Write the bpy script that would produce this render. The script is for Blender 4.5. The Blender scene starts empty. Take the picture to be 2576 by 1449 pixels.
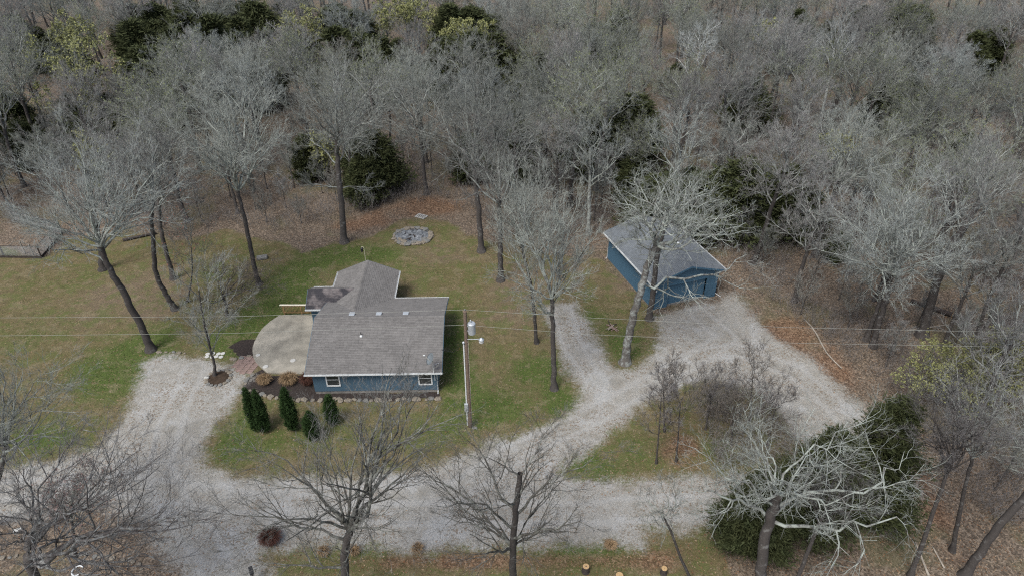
import bpy, math, random
import numpy as np
from mathutils import Vector, Matrix

# ------------------------------------------------------------------ camera, sky, sun, exposure
S = bpy.context.scene
COL = S.collection
TH, HF, H = math.radians(34.3), math.radians(72.0), 40.0
cam = bpy.data.cameras.new('camera'); camo = bpy.data.objects.new('camera', cam); COL.objects.link(camo)
cam.sensor_width = 36.0; cam.lens = 18.0/math.tan(HF/2); cam.clip_end = 8000.0; cam.clip_start = 0.5
camo.location = (0, 0, H); camo.rotation_euler = (math.pi/2-TH, 0, 0)
S.camera = camo
W = bpy.data.worlds.new('World'); S.world = W; W.use_nodes = True
wn = W.node_tree
sky = wn.nodes.new('ShaderNodeTexSky'); sky.sky_type = 'NISHITA'; sky.sun_disc = False
SUN_EL, SUN_AZ = math.radians(58), math.radians(215)
sky.sun_elevation = SUN_EL; sky.sun_rotation = SUN_AZ; sky.air_density = 1.0; sky.dust_density = 3.0; sky.ozone_density = 1.0
hsv = wn.nodes.new('ShaderNodeHueSaturation'); hsv.inputs['Saturation'].default_value = 0.85
wn.links.new(sky.outputs[0], hsv.inputs['Color'])
wn.links.new(hsv.outputs[0], wn.nodes['Background'].inputs[0])
wn.nodes['Background'].inputs[1].default_value = 0.10
sl = bpy.data.lights.new('sun', 'SUN'); sl.energy = 1.5; sl.angle = math.radians(24); sl.color = (0.985, 1.0, 0.985)
so = bpy.data.objects.new('sun', sl); COL.objects.link(so)
sd = Vector((math.sin(SUN_AZ)*math.cos(SUN_EL), math.cos(SUN_AZ)*math.cos(SUN_EL), math.sin(SUN_EL)))
so.rotation_euler = (-sd).to_track_quat('-Z', 'Y').to_euler(); so.location = (0, 0, 90)
S.view_settings.view_transform = 'Standard'; S.view_settings.look = 'None'
S.view_settings.exposure = 1.0; S.view_settings.gamma = 1.0; S.view_settings.use_curve_mapping = False
S.render.engine = 'CYCLES'
S.cycles.use_denoising = False; S.cycles.filter_width = 1.15
S.cycles.max_bounces = 5; S.cycles.diffuse_bounces = 3; S.cycles.glossy_bounces = 2; S.cycles.transparent_max_bounces = 6

# ------------------------------------------------------------------ surveying: where a sight line from the drone meets a height or a depth
FPX = 1288/math.tan(HF/2)
_c, _s = math.cos(TH), math.sin(TH)
def ray(u, v):
    a = (u-1288)/FPX; b = -(v-724.5)/FPX
    return a, _c+b*_s, -_s+b*_c
def G(u, v, z=0.0):
    d = ray(u, v); k = (z-H)/d[2]; return np.array((d[0]*k, d[1]*k, z))
def V(u, v, y):
    d = ray(u, v); k = y/d[1]; return np.array((d[0]*k, y, H+d[2]*k))
def ppm(p):
    zc = p[1]*_c+(H-p[2])*_s
    return FPX/zc

# ------------------------------------------------------------------ node helpers and materials
def newmat(name, rough=0.9, spec=0.2):
    m = bpy.data.materials.new(name); m.use_nodes = True
    b = m.node_tree.nodes['Principled BSDF']
    b.inputs['Roughness'].default_value = rough; b.inputs['Specular IOR Level'].default_value = spec
    return m, m.node_tree, b
def nd(nt, t, **kw):
    n = nt.nodes.new(t)
    for k, v in kw.items():
        if k.startswith('_'): setattr(n, k[1:], v)
        else:
            s = n.inputs[int(k[1:])] if (k[0] == 'i' and k[1:].isdigit()) else n.inputs[k]
            if hasattr(v, 'links'): nt.links.new(v, s)
            else: s.default_value = v
    return n
def rgba(c): return (c[0], c[1], c[2], 1.0)
def mix(nt, f, a, b, mode='MIX'):
    n = nt.nodes.new('ShaderNodeMix'); n.data_type = 'RGBA'; n.blend_type = mode
    for s, v in ((n.inputs[0], f), (n.inputs[6], a), (n.inputs[7], b)):
        if hasattr(v, 'links'): nt.links.new(v, s)
        elif isinstance(v, (int, float)): s.default_value = v
        else: s.default_value = rgba(v)
    return n.outputs[2]
def math_(nt, op, a, b=0.0, clamp=False):
    n = nt.nodes.new('ShaderNodeMath'); n.operation = op; n.use_clamp = clamp
    for s, v in ((n.inputs[0], a), (n.inputs[1], b)):
        if hasattr(v, 'links'): nt.links.new(v, s)
        else: s.default_value = v
    return n.outputs[0]
def noise(nt, vec, scale, detail=4.0, rough=0.6, col=False):
    n = nt.nodes.new('ShaderNodeTexNoise'); n.inputs['Scale'].default_value = scale; n.inputs['Detail'].default_value = detail; n.inputs['Roughness'].default_value = rough
    if vec is not None: nt.links.new(vec, n.inputs['Vector'])
    return n.outputs[1 if col else 0]
def ramp(nt, f, stops):
    n = nt.nodes.new('ShaderNodeValToRGB'); nt.links.new(f, n.inputs[0])
    el = n.color_ramp.elements
    while len(el) < len(stops): el.new(0.5)
    for e, (p, c) in zip(el, stops): e.position = p; e.color = rgba(c)
    return n.outputs[0]
def sstep(nt, f, lo, hi):
    n = nt.nodes.new('ShaderNodeMapRange'); n.interpolation_type = 'SMOOTHSTEP'
    nt.links.new(f, n.inputs[0]); n.inputs[1].default_value = lo; n.inputs[2].default_value = hi
    return n.outputs[0]
def bump(nt, b, h, strength=0.5, dist=0.02):
    n = nt.nodes.new('ShaderNodeBump'); n.inputs['Strength'].default_value = strength; n.inputs['Distance'].default_value = dist
    nt.links.new(h, n.inputs['Height']); nt.links.new(n.outputs[0], b.inputs['Normal'])
def gpos(nt): return nt.nodes.new('ShaderNodeNewGeometry').outputs['Position']
def opos(nt): return nt.nodes.new('ShaderNodeTexCoord').outputs['Object']
def plain(name, c, rough=0.8, spec=0.3, var=0.25, scale=3.0, metal=0.0):
    m, nt, b = newmat(name, rough, spec); b.inputs['Metallic'].default_value = metal
    f = noise(nt, opos(nt), scale, 6.0)
    c = np.array(c)
    nt.links.new(ramp(nt, f, [(0.3, c*(1-var)), (0.7, np.minimum(c*(1+var), 1))]), b.inputs['Base Color'])
    return m

def bark_mat(name, dark, pale, lich=0.5, tint_rand=0.4):
    m, nt, b = newmat(name, 0.95, 0.1)
    p = opos(nt)
    f1 = noise(nt, p, 2.2, 5.0, 0.7); f2 = noise(nt, p, 11.0, 3.0, 0.6)
    c0 = mix(nt, f2, np.array(dark)*0.65, np.array(dark)*1.35)
    c = mix(nt, sstep(nt, f1, 0.62-0.35*lich, 0.78-0.3*lich), c0, pale)
    oi = nt.nodes.new('ShaderNodeObjectInfo')
    v = math_(nt, 'MULTIPLY_ADD', oi.outputs['Random'], tint_rand); 
    v.node.inputs[2].default_value = 1-tint_rand/2
    h = nt.nodes.new('ShaderNodeHueSaturation'); nt.links.new(c, h.inputs['Color']); nt.links.new(v, h.inputs['Value'])
    nt.links.new(h.outputs[0], b.inputs['Base Color'])
    return m
M_TRUNK = bark_mat('trunk_bark', (0.068, 0.06, 0.055), (0.17, 0.165, 0.155), 0.25)
M_LIMB = bark_mat('limb_bark', (0.12, 0.112, 0.105), (0.285, 0.30, 0.27), 0.65)
M_LICHEN = bark_mat('lichen_bark', (0.13, 0.125, 0.115), (0.285, 0.305, 0.27), 0.68)
def twig_mat(name, a, b_, tr=0.55):
    m, nt, b = newmat(name, 0.9, 0.15)
    oi = nt.nodes.new('ShaderNodeObjectInfo')
    f = noise(nt, opos(nt), 0.45, 2.0)
    c = mix(nt, f, a, b_)
    v = math_(nt, 'MULTIPLY_ADD', oi.outputs['Random'], tr); v.node.inputs[2].default_value = 1-tr/2
    h = nt.nodes.new('ShaderNodeHueSaturation'); nt.links.new(c, h.inputs['Color']); nt.links.new(v, h.inputs['Value'])
    nt.links.new(h.outputs[0], b.inputs['Base Color'])
    return m
M_TW_GREY = twig_mat('twig_grey', (0.145, 0.15, 0.128), (0.215, 0.222, 0.195))
M_TW_LAV = twig_mat('twig_lavender', (0.155, 0.143, 0.138), (0.22, 0.208, 0.202))
M_TW_BROWN = twig_mat('twig_brown', (0.13, 0.112, 0.094), (0.21, 0.183, 0.155))
M_TW_PALE = twig_mat('twig_pale', (0.18, 0.192, 0.184), (0.255, 0.272, 0.26))
M_TW_DARK = twig_mat('twig_dark', (0.11, 0.103, 0.097), (0.22, 0.215, 0.205))
M_TW_GREEN = twig_mat('twig_green', (0.14, 0.15, 0.108), (0.21, 0.222, 0.165))
M_TW_RED = twig_mat('twig_red', (0.28, 0.14, 0.11), (0.34, 0.22, 0.18))
def leaf_mat(name, a, b_, sc=1.2):
    m, nt, b = newmat(name, 0.8, 0.15)
    f = noise(nt, gpos(nt), sc, 4.0)
    g = noise(nt, gpos(nt), 13.0, 2.0)
    c = mix(nt, f, a, b_); c = mix(nt, math_(nt, 'MULTIPLY', g, 0.6), c, np.array(a)*0.55)
    nt.links.new(c, b.inputs['Base Color'])
    return m
M_CEDAR = leaf_mat('cedar_green', (0.030, 0.044, 0.018), (0.092, 0.092, 0.038))
M_ARB = leaf_mat('arborvitae_green', (0.018, 0.040, 0.012), (0.052, 0.088, 0.026), 2.5)
M_BUD = leaf_mat('bud_yellow', (0.22, 0.225, 0.085), (0.32, 0.32, 0.14))
M_TAN = leaf_mat('tan_grass', (0.30, 0.20, 0.11), (0.42, 0.30, 0.18), 4)
M_RUST = leaf_mat('rust_shrub', (0.10, 0.045, 0.035), (0.17, 0.085, 0.06), 4)

# ------------------------------------------------------------------ mesh helpers
def mesh_np(name, verts, groups, mats, smooth=True, tint=None):
    """groups: list of (faces (n,k) array, material index)"""
    verts = np.asarray(verts, dtype=np.float32)
    me = bpy.data.meshes.new(name)
    me.vertices.add(len(verts)); me.vertices.foreach_set('co', verts.ravel())
    groups = [(np.asarray(f), mi) for f, mi in groups if len(f)]
    nl = sum(f.size for f, _ in groups); npoly = sum(len(f) for f, _ in groups)
    me.loops.add(nl); me.polygons.add(npoly)
    me.loops.foreach_set('vertex_index', np.concatenate([f.ravel() for f, _ in groups]).astype(np.int32))
    tot = np.concatenate([np.full(len(f), f.shape[1]) for f, _ in groups]).astype(np.int32)
    st = np.concatenate([[0], np.cumsum(tot)[:-1]]).astype(np.int32)
    me.polygons.foreach_set('loop_start', st)
    me.polygons.foreach_set('loop_total', tot)
    me.polygons.foreach_set('material_index', np.concatenate([np.full(len(f), mi) for f, mi in groups]).astype(np.int32))
    me.polygons.foreach_set('use_smooth', np.full(npoly, smooth))
    if tint is not None:
        at = me.attributes.new('tint', 'FLOAT', 'FACE'); at.data.foreach_set('value', np.asarray(tint, dtype=np.float32))
    for m in mats: me.materials.append(m)
    me.update(); me.validate()
    return me
def link(name, data, parent=None, loc=None, rotz=None):
    o = bpy.data.objects.new(name, data); COL.objects.link(o)
    if loc is not None: o.location = tuple(loc)
    if rotz is not None: o.rotation_euler = (0, 0, rotz)
    if parent is not None: o.parent = parent
    return o
def tag(o, label=None, cat=None, group=None, kind=None):
    for k, v in (('label', label), ('category', cat), ('group', group), ('kind', kind)):
        if v: o[k] = v
    return o
def copy_tree(o, parent=None):
    c = o.copy(); COL.objects.link(c); c.parent = parent
    for ch in o.children: copy_tree(ch, c)
    return c
class MB:
    def __init__(s): s.v = []; s.f = []
    def add(s, vs, fs):
        n = len(s.v); s.v += [tuple(map(float, p)) for p in vs]; s.f += [tuple(i+n for i in f) for f in fs]; return s
    def box(s, x0, x1, y0, y1, z0, z1):
        return s.add([(x0,y0,z0),(x1,y0,z0),(x1,y1,z0),(x0,y1,z0),(x0,y0,z1),(x1,y0,z1),(x1,y1,z1),(x0,y1,z1)],
                     [(0,3,2,1),(4,5,6,7),(0,1,5,4),(1,2,6,5),(2,3,7,6),(3,0,4,7)])
    def bar(s, p, q, w, h, up=(0,0,1)):
        p, q, up = Vector(p), Vector(q), Vector(up); d = (q-p).normalized(); a = d.cross(up)
        if a.length < 1e-4: a = d.cross(Vector((1,0,0)))
        a.normalize(); b = a.cross(d).normalized(); a *= w/2; b *= h/2
        return s.add([p-a-b, p+a-b, p+a+b, p-a+b, q-a-b, q+a-b, q+a+b, q-a+b],
                     [(3,2,1,0),(4,5,6,7),(0,1,5,4),(1,2,6,5),(2,3,7,6),(3,0,4,7)])
    def prism(s, poly, z0, z1):
        n = len(poly)
        return s.add([(x,y,z0) for x,y in poly]+[(x,y,z1) for x,y in poly],
                     [tuple(range(n-1,-1,-1)), tuple(range(n,2*n))]+[(i,(i+1)%n,n+(i+1)%n,n+i) for i in range(n)])
    def slab(s, quad, t):
        """a roof slab: quad of upper points, thickness t straight down"""
        n = len(quad)
        return s.add([(p[0],p[1],p[2]-t) for p in quad]+list(quad),
                     [tuple(range(n-1,-1,-1)), tuple(range(n,2*n))]+[(i,(i+1)%n,n+(i+1)%n,n+i) for i in range(n)])
    def lathe(s, prof, n=16, c=(0,0,0), axis=None):
        R = Matrix.Identity(3) if axis is None else Vector((0,0,1)).rotation_difference(Vector(axis)).to_matrix()
        vs = []
        for r, z in prof:
            for k in range(n):
                a = 2*math.pi*k/n; vs.append(R@Vector((r*math.cos(a), r*math.sin(a), z))+Vector(c))
        fs = [(i*n+k, i*n+(k+1)%n, (i+1)*n+(k+1)%n, (i+1)*n+k) for i in range(len(prof)-1) for k in range(n)]
        fs += [tuple(range(n-1,-1,-1)), tuple((len(prof)-1)*n+k for k in range(n))]
        return s.add(vs, fs)
    def tube(s, pts, r, n=8, r1=None):
        pts = [Vector(p) for p in pts]; vs = []
        for i, p in enumerate(pts):
            d = (pts[min(i+1,len(pts)-1)]-pts[max(i-1,0)]).normalized()
            a = d.cross(Vector((0,0,1)));  a = a if a.length > 1e-3 else d.cross(Vector((1,0,0))); a.normalize(); b = a.cross(d)
            rr = r if r1 is None else r+(r1-r)*i/(len(pts)-1)
            for k in range(n):
                t = 2*math.pi*k/n; vs.append(p+a*rr*math.cos(t)+b*rr*math.sin(t))
        m = len(pts)
        fs = [(i*n+k, i*n+(k+1)%n, (i+1)*n+(k+1)%n, (i+1)*n+k) for i in range(m-1) for k in range(n)]
        fs += [tuple(range(n-1,-1,-1)), tuple((m-1)*n+k for k in range(n))]
        return s.add(vs, fs)
    def build(s, name, mat, parent=None, loc=None, rotz=None, bevel=0, smooth=False):
        me = bpy.data.meshes.new(name); me.from_pydata(s.v, [], s.f); me.materials.append(mat)
        if smooth: me.polygons.foreach_set('use_smooth', np.ones(len(me.polygons), dtype=bool))
        o = link(name, me, parent, loc, rotz)
        if bevel:
            md = o.modifiers.new('bevel', 'BEVEL'); md.width = bevel; md.segments = 2; md.limit_method = 'ANGLE'
        return o
def empty(name, loc, rotz=0):
    o = bpy.data.objects.new(name, None); COL.objects.link(o); o.location = tuple(loc); o.rotation_euler = (0,0,rotz); o.empty_display_size = 0.2
    return o
def rock_mesh(name, rng, mat, sx=1.0, sy=1.0, sz=0.5, n=9, rings=5):
    vs = [(0,0,-sz*0.5)]; fs = []
    for i in range(1, rings):
        ph = -math.pi/2+math.pi*i/rings
        for k in range(n):
            a = 2*math.pi*k/n; q = 1+rng.uniform(-0.22, 0.22)
            ca, sa = math.cos(a), math.sin(a); sq = max(abs(ca), abs(sa))**0.5
            vs.append((sx*0.5*ca/sq*math.cos(ph)**0.5*q, sy*0.5*sa/sq*math.cos(ph)**0.5*q, sz*0.5*math.sin(ph)*(1+rng.uniform(-.12,.12))))
    vs.append((0,0,sz*0.5))
    for k in range(n): fs.append((0, 1+(k+1)%n, 1+k))
    for i in range(rings-2):
        for k in range(n):
            a0 = 1+i*n; fs.append((a0+k, a0+(k+1)%n, a0+n+(k+1)%n, a0+n+k))
    a0 = 1+(rings-2)*n
    for k in range(n): fs.append((a0+k, a0+(k+1)%n, len(vs)-1))
    me = bpy.data.meshes.new(name); me.from_pydata(vs, [], fs); me.materials.append(mat); return me

# ------------------------------------------------------------------ ground zones
def P2(*px): return np.array([G(u, v)[:2] for u, v in px])
def sdf(pts, poly):
    """signed distance, negative inside"""
    d2 = np.full(len(pts), 1e18); ins = np.zeros(len(pts), bool); n = len(poly)
    for i in range(n):
        a, b = poly[i], poly[(i+1) % n]; e = b-a; w = pts-a
        t = np.clip((w@e)/max(e@e, 1e-9), 0, 1); q = w-t[:,None]*e
        d2 = np.minimum(d2, (q*q).sum(1))
        c = (a[1] <= pts[:,1]) != (b[1] <= pts[:,1])
        with np.errstate(divide='ignore', invalid='ignore'):
            xi = a[0]+(pts[:,1]-a[1])*(b[0]-a[0])/(b[1]-a[1])
        ins ^= c & (pts[:,0] < xi)
    d = np.sqrt(d2); return np.where(ins, -d, d)
def vnoise(x, y, seed=0):
    xi, yi = np.floor(x).astype(np.int64), np.floor(y).astype(np.int64); fx, fy = x-xi, y-yi
    fx, fy = fx*fx*(3-2*fx), fy*fy*(3-2*fy)
    def h(i, j):
        k = (i*374761393+j*668265263+seed*1442695041) & 0xffffffff
        k = ((k ^ (k >> 13))*1274126177) & 0xffffffff
        return ((k ^ (k >> 16)) & 0xffff)/65535.0
    return (h(xi,yi)*(1-fx)+h(xi+1,yi)*fx)*(1-fy)+(h(xi,yi+1)*(1-fx)+h(xi+1,yi+1)*fx)*fy
def fbm(x, y, seed=0): return 0.5*vnoise(x,y,seed)+0.3*vnoise(x*2.1,y*2.1,seed+1)+0.2*vnoise(x*4.3,y*4.3,seed+2)
def smooth(d, lo, hi):
    t = np.clip((d-lo)/(hi-lo), 0, 1); return t*t*(3-2*t)

GRAVEL = P2((355,905),(400,889),(470,893),(530,898),(585,905),(605,900),(632,925),(640,950),(615,975),(600,1005),(585,1035),(545,1080),(522,1125),(535,1160),(600,1182),
  (700,1193),(850,1192),(1000,1176),(1120,1155),(1200,1122),(1280,1090),(1390,1052),(1440,1015),(1447,985),(1418,955),(1400,900),(1378,830),(1355,775),(1380,762),(1450,762),
  (1480,800),(1510,850),(1535,895),(1560,925),(1600,915),(1640,885),(1662,835),(1632,795),(1700,775),(1800,748),(1848,738),(1885,770),(1925,822),(2000,870),(2065,912),(2115,962),(2160,1005),(2220,1060),(2290,1130),(2330,1220),(2310,1300),
  (2250,1335),(2100,1328),(1850,1335),(1720,1345),(1640,1350),(1620,1385),(1560,1392),(1520,1372),(1440,1385),(1350,1378),(1280,1385),(1200,1392),(1080,1390),(1010,1398),(940,1385),(900,1400),(860,1380),(800,1395),(760,1380),(720,1400),(680,1400),(690,1449),(700,1560),
  (440,1560),(430,1449),(375,1400),(362,1340),(330,1300),(270,1285),(150,1300),(0,1312),(-300,1330),(-300,1170),(0,1165),(130,1152),(250,1122),(300,1050),(330,985))
ISLAND = P2((1385,1185),(1470,1130),(1550,1065),(1630,1005),(1720,962),(1800,950),(1880,972),(1950,1010),(1995,1065),(2010,1100),(2060,1160),(2050,1195),(1960,1200),(1850,1197),(1700,1215),(1550,1222),(1420,1212))
LAWN = P2((-600,640),(0,625),(110,655),(165,600),(280,585),(450,606),(560,580),(700,612),(760,635),(860,615),(960,585),(1000,560),(1130,560),(1200,600),(1300,640),(1400,640),(1500,655),(1540,690),(1640,785),(1700,800),(1700,960),(1500,1100),(1250,1180),(1000,1240),(560,1240),(300,1240),(-600,1250))
WOODLINE = [(-700,575),(0,560),(150,555),(300,560),(450,585),(560,560),(700,585),(860,555),(1000,508),(1100,505),(1200,540),(1300,590),(1420,600),(1500,590)]
BEDS = [P2((575,872),(610,855),(640,850),(650,862),(640,905),(600,900)), P2((605,990),(625,950),(640,940),(662,928),(680,942),(780,945),(800,985),(1105,985),(1110,1002),(960,1008),(850,1005),(760,1008),(690,1000),(628,985))]
GREENS = [(700,780,90,70,1.1),(740,700,60,45,.8),(620,850,90,40,1.2),(300,930,110,60,1.2),(380,870,60,50,.9),(120,1100,120,40,.8),(60,860,100,60,.35),(1145,860,30,90,1.1),(1170,960,40,50,.8),(1350,930,70,35,1.0),(1410,1010,40,30,1.1),
  (1240,1020,110,45,.75),(600,1080,40,60,.8),(800,1090,130,50,.45),(1100,1080,140,40,.5),(950,640,80,30,.8),(820,640,90,40,.7),(1570,870,60,40,.8),(1500,800,60,30,.6),(1480,1170,80,30,.9),(1600,1130,60,50,.5),(1800,1130,60,30,.8),(900,1400,150,30,.6),(1500,1400,150,25,.8),(520,690,90,40,.5),(200,700,100,40,.3),(1050,700,120,60,.3),(640,1130,80,30,.45)]
DIRT = [(1400,690,120,60,.9),(1300,700,60,40,.6),(1280,800,110,80,.55),(330,720,110,60,.6),(430,740,60,90,.7),(1110,640,130,40,.6),(1580,700,50,50,.9),(200,790,150,70,.4)]
RUSTS = [(1980,830,90,60,.7),(2100,930,60,60,.7),(1080,520,120,35,1.0),(900,560,90,35,.9),(1720,1130,70,45,1.0),(1500,1040,160,20,.4),(1200,1412,520,20,.75),(1700,1400,130,30,.5),(2330,1260,80,130,.7),(800,1190,160,10,.5)]
def blob(pts, u, v, su, sv, w):
    c = G(u, v); k = ppm(c); sx = su/k; sy = sv/(k*0.58)
    return w*np.exp(-((pts[:,0]-c[0])/sx)**2-((pts[:,1]-c[1])/sy)**2)
def zones(pts):
    x, y = pts[:,0], pts[:,1]
    n1 = fbm(x*0.55, y*0.55, 3)-0.5; n2 = fbm(x*1.7, y*1.7, 9)-0.5
    dg = sdf(pts, GRAVEL)+1.5*n1+0.9*n2
    di = -(sdf(pts, ISLAND)+1.3*n1+0.9*n2)
    g = np.minimum(1-smooth(dg, -2.0, 1.2), 1-smooth(di, -1.2, 1.7))
    dl = sdf(pts, LAWN)+2.2*n1
    litter = smooth(dl, -1.2, 1.5)
    isl = smooth(di, -0.4, 0.4)
    litter = np.where(isl > 0.5, 0.25, litter)
    bot = smooth(-(y-32.0), -1.0, 1.0)
    litter = np.maximum(litter*(1-0.72*bot*(x > -19)*(x < 14)), 0)
    green = np.zeros(len(pts)); dirt = np.zeros(len(pts)); rust = np.zeros(len(pts))
    for b in GREENS: green += blob(pts, *b)
    for b in DIRT: dirt += blob(pts, *b)
    for b in RUSTS: rust += blob(pts, *b)
    mulch = np.zeros(len(pts))
    for b in BEDS: mulch = np.maximum(mulch, 1-smooth(sdf(pts, b)+0.25*n2, -0.12, 0.12))
    near = (y < 90)
    green = np.clip(green*(0.7+1.0*(n1+0.3)), 0, 1)*near; 
    return np.clip(g, 0, 1), green, np.clip(litter, 0, 1), np.clip(mulch, 0, 1), np.clip(dirt*(1+n1), 0, 1), np.clip(rust*(1+1.2*n1), 0, 1)

def ground_mat():
    m, nt, b = newmat('ground', 0.97, 0.08)
    p = gpos(nt)
    a1 = nd(nt, 'ShaderNodeAttribute', _attribute_name='zone'); a2 = nd(nt, 'ShaderNodeAttribute', _attribute_name='zone2')
    s1 = nd(nt, 'ShaderNodeSeparateColor', Color=a1.outputs['Color']); s2 = nd(nt, 'ShaderNodeSeparateColor', Color=a2.outputs['Color'])
    fine = noise(nt, p, 9.0, 5.0, 0.75); mid = noise(nt, p, 1.3, 5.0, 0.65); big = noise(nt, p, 0.22, 3.0, 0.6); vf = noise(nt, p, 38.0, 2.0, 0.7)
    vor = nd(nt, 'ShaderNodeTexVoronoi', Vector=p, Scale=9.0); vor2 = nd(nt, 'ShaderNodeTexVoronoi', Vector=p, Scale=30.0)
    vs = nd(nt, 'ShaderNodeSeparateColor', Color=vor.outputs['Color']); vs2 = nd(nt, 'ShaderNodeSeparateColor', Color=vor2.outputs['Color'])
    # dormant lawn
    dorm = ramp(nt, fine, [(0.25, (0.072, 0.06, 0.030)), (0.5, (0.142, 0.114, 0.060)), (0.78, (0.235, 0.185, 0.108))])
    dorm = mix(nt, math_(nt, 'MULTIPLY', sstep(nt, mid, 0.45, 0.7), 0.6), dorm, (0.068, 0.060, 0.028))
    dorm = mix(nt, sstep(nt, big, 0.42, 0.62), dorm, mix(nt, 0.55, dorm, (0.105, 0.095, 0.038)))
    grn = ramp(nt, fine, [(0.25, (0.032, 0.052, 0.013)), (0.55, (0.078, 0.106, 0.028)), (0.8, (0.135, 0.155, 0.055))])
    gm = math_(nt, 'ADD', s1.outputs[1], math_(nt, 'MULTIPLY', math_(nt, 'SUBTRACT', mid, 0.5), 0.9))
    c = mix(nt, sstep(nt, gm, 0.12, 0.75), dorm, grn)
    dirt = ramp(nt, fine, [(0.3, (0.105, 0.078, 0.055)), (0.7, (0.20, 0.150, 0.108))])
    dm = math_(nt, 'ADD', s2.outputs[1], math_(nt, 'MULTIPLY', math_(nt, 'SUBTRACT', mid, 0.5), 0.8))
    c = mix(nt, math_(nt, 'MULTIPLY', sstep(nt, dm, 0.2, 0.8), 0.75), c, dirt)
    m3 = noise(nt, p, 3.4, 4.0, 0.7); m5 = noise(nt, p, 0.8, 4.0, 0.7)
    c = mix(nt, math_(nt, 'MULTIPLY', sstep(nt, m3, 0.48, 0.64), 0.4), c, mix(nt, 0.5, c, (0.035, 0.033, 0.014)))
    c = mix(nt, math_(nt, 'MULTIPLY', sstep(nt, m5, 0.5, 0.64), 0.55), c, (0.20, 0.165, 0.10))
    c = mix(nt, math_(nt, 'MULTIPLY', sstep(nt, noise(nt, p, 0.6, 5.0, 0.7), 0.46, 0.6), 0.6), c, (0.088, 0.108, 0.033))
    # scattered leaves on the lawn
    lf = sstep(nt, vs.outputs[0], 0.91, 0.93)
    leafc = ramp(nt, vs.outputs[1], [(0.0, (0.12, 0.075, 0.045)), (0.5, (0.19, 0.13, 0.08)), (1.0, (0.27, 0.21, 0.145))])
    c = mix(nt, math_(nt, 'MULTIPLY', lf, 0.55), c, leafc)
    # litter
    lit = ramp(nt, vs.outputs[1], [(0.0, (0.065, 0.052, 0.040)), (0.35, (0.135, 0.104, 0.078)), (0.7, (0.21, 0.16, 0.118)), (1.0, (0.31, 0.245, 0.185))])
    lit = mix(nt, math_(nt, 'MULTIPLY', mid, 0.55), lit, (0.075, 0.06, 0.044))
    lit = mix(nt, math_(nt, 'MULTIPLY', sstep(nt, noise(nt, p, 0.14, 4.0, 0.6), 0.5, 0.62), 0.5), lit, (0.11, 0.105, 0.052))
    lm = math_(nt, 'ADD', s1.outputs[2], math_(nt, 'MULTIPLY', math_(nt, 'SUBTRACT', fine, 0.5), 0.9))
    c = mix(nt, sstep(nt, lm, 0.3, 0.7), c, lit)
    rus = ramp(nt, vs.outputs[1], [(0.0, (0.07, 0.042, 0.027)), (0.5, (0.155, 0.09, 0.055)), (1.0, (0.26, 0.168, 0.108))])
    rm = math_(nt, 'ADD', s2.outputs[2], math_(nt, 'MULTIPLY', math_(nt, 'SUBTRACT', fine, 0.5), 0.9))
    c = mix(nt, math_(nt, 'MULTIPLY', sstep(nt, rm, 0.3, 0.8), 0.85), c, rus)
    mul = ramp(nt, fine, [(0.3, (0.020, 0.016, 0.015)), (0.7, (0.065, 0.052, 0.046))])
    c = mix(nt, sstep(nt, s2.outputs[0], 0.35, 0.65), c, mul)
    # gravel
    gr = ramp(nt, vs2.outputs[0], [(0.0, (0.225, 0.213, 0.188)), (0.45, (0.305, 0.291, 0.262)), (1.0, (0.395, 0.381, 0.348))])
    gr = mix(nt, math_(nt, 'MULTIPLY', sstep(nt, mid, 0.38, 0.66), 0.6), gr, (0.25, 0.228, 0.19))
    gr = mix(nt, math_(nt, 'MULTIPLY', sstep(nt, noise(nt, p, 0.5, 5.0, 0.6), 0.5, 0.66), 0.55), gr, (0.21, 0.195, 0.165))
    gr = mix(nt, math_(nt, 'MULTIPLY', sstep(nt, noise(nt, p, 0.33, 4.0, 0.55), 0.53, 0.64), 0.45), gr, (0.40, 0.40, 0.39))
    gr = mix(nt, math_(nt, 'MULTIPLY', sstep(nt, vs.outputs[2], 0.80, 0.84), math_(nt, 'MULTIPLY', sstep(nt, big, 0.35, 0.62), 0.75)), gr, (0.17, 0.125, 0.085))
    rut = nd(nt, 'ShaderNodeAttribute', _attribute_name='rut').outputs['Fac']
    rn = math_(nt, 'ADD', rut, math_(nt, 'MULTIPLY', math_(nt, 'SUBTRACT', mid, 0.5), 0.8))
    gr = mix(nt, math_(nt, 'MULTIPLY', sstep(nt, rn, 0.35, 1.0), 0.4), gr, (0.38, 0.374, 0.355))
    gr = mix(nt, math_(nt, 'MULTIPLY', sstep(nt, rn, -0.25, -0.75), 0.35), gr, (0.20, 0.178, 0.135))
    gm2 = math_(nt, 'ADD', s1.outputs[0], math_(nt, 'MULTIPLY', math_(nt, 'SUBTRACT', math_(nt, 'ADD', math_(nt, 'MULTIPLY', fine, 0.5), math_(nt, 'MULTIPLY', noise(nt, p, 3.0, 5.0, 0.75), 0.5)), 0.5), 2.4))
    c = mix(nt, sstep(nt, gm2, 0.18, 0.78), c, gr)
    c = mix(nt, math_(nt, 'MULTIPLY', sstep(nt, noise(nt, p, 5.5, 3.0, 0.75), 0.5, 0.7), 0.35), c, mix(nt, 0.6, c, (0.03, 0.027, 0.02)))
    nt.links.new(c, b.inputs['Base Color'])
    h = math_(nt, 'ADD', fine, math_(nt, 'MULTIPLY', vf, 0.6))
    bump(nt, b, h, 0.9, 0.05)
    return m
M_GROUND = ground_mat()
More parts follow.
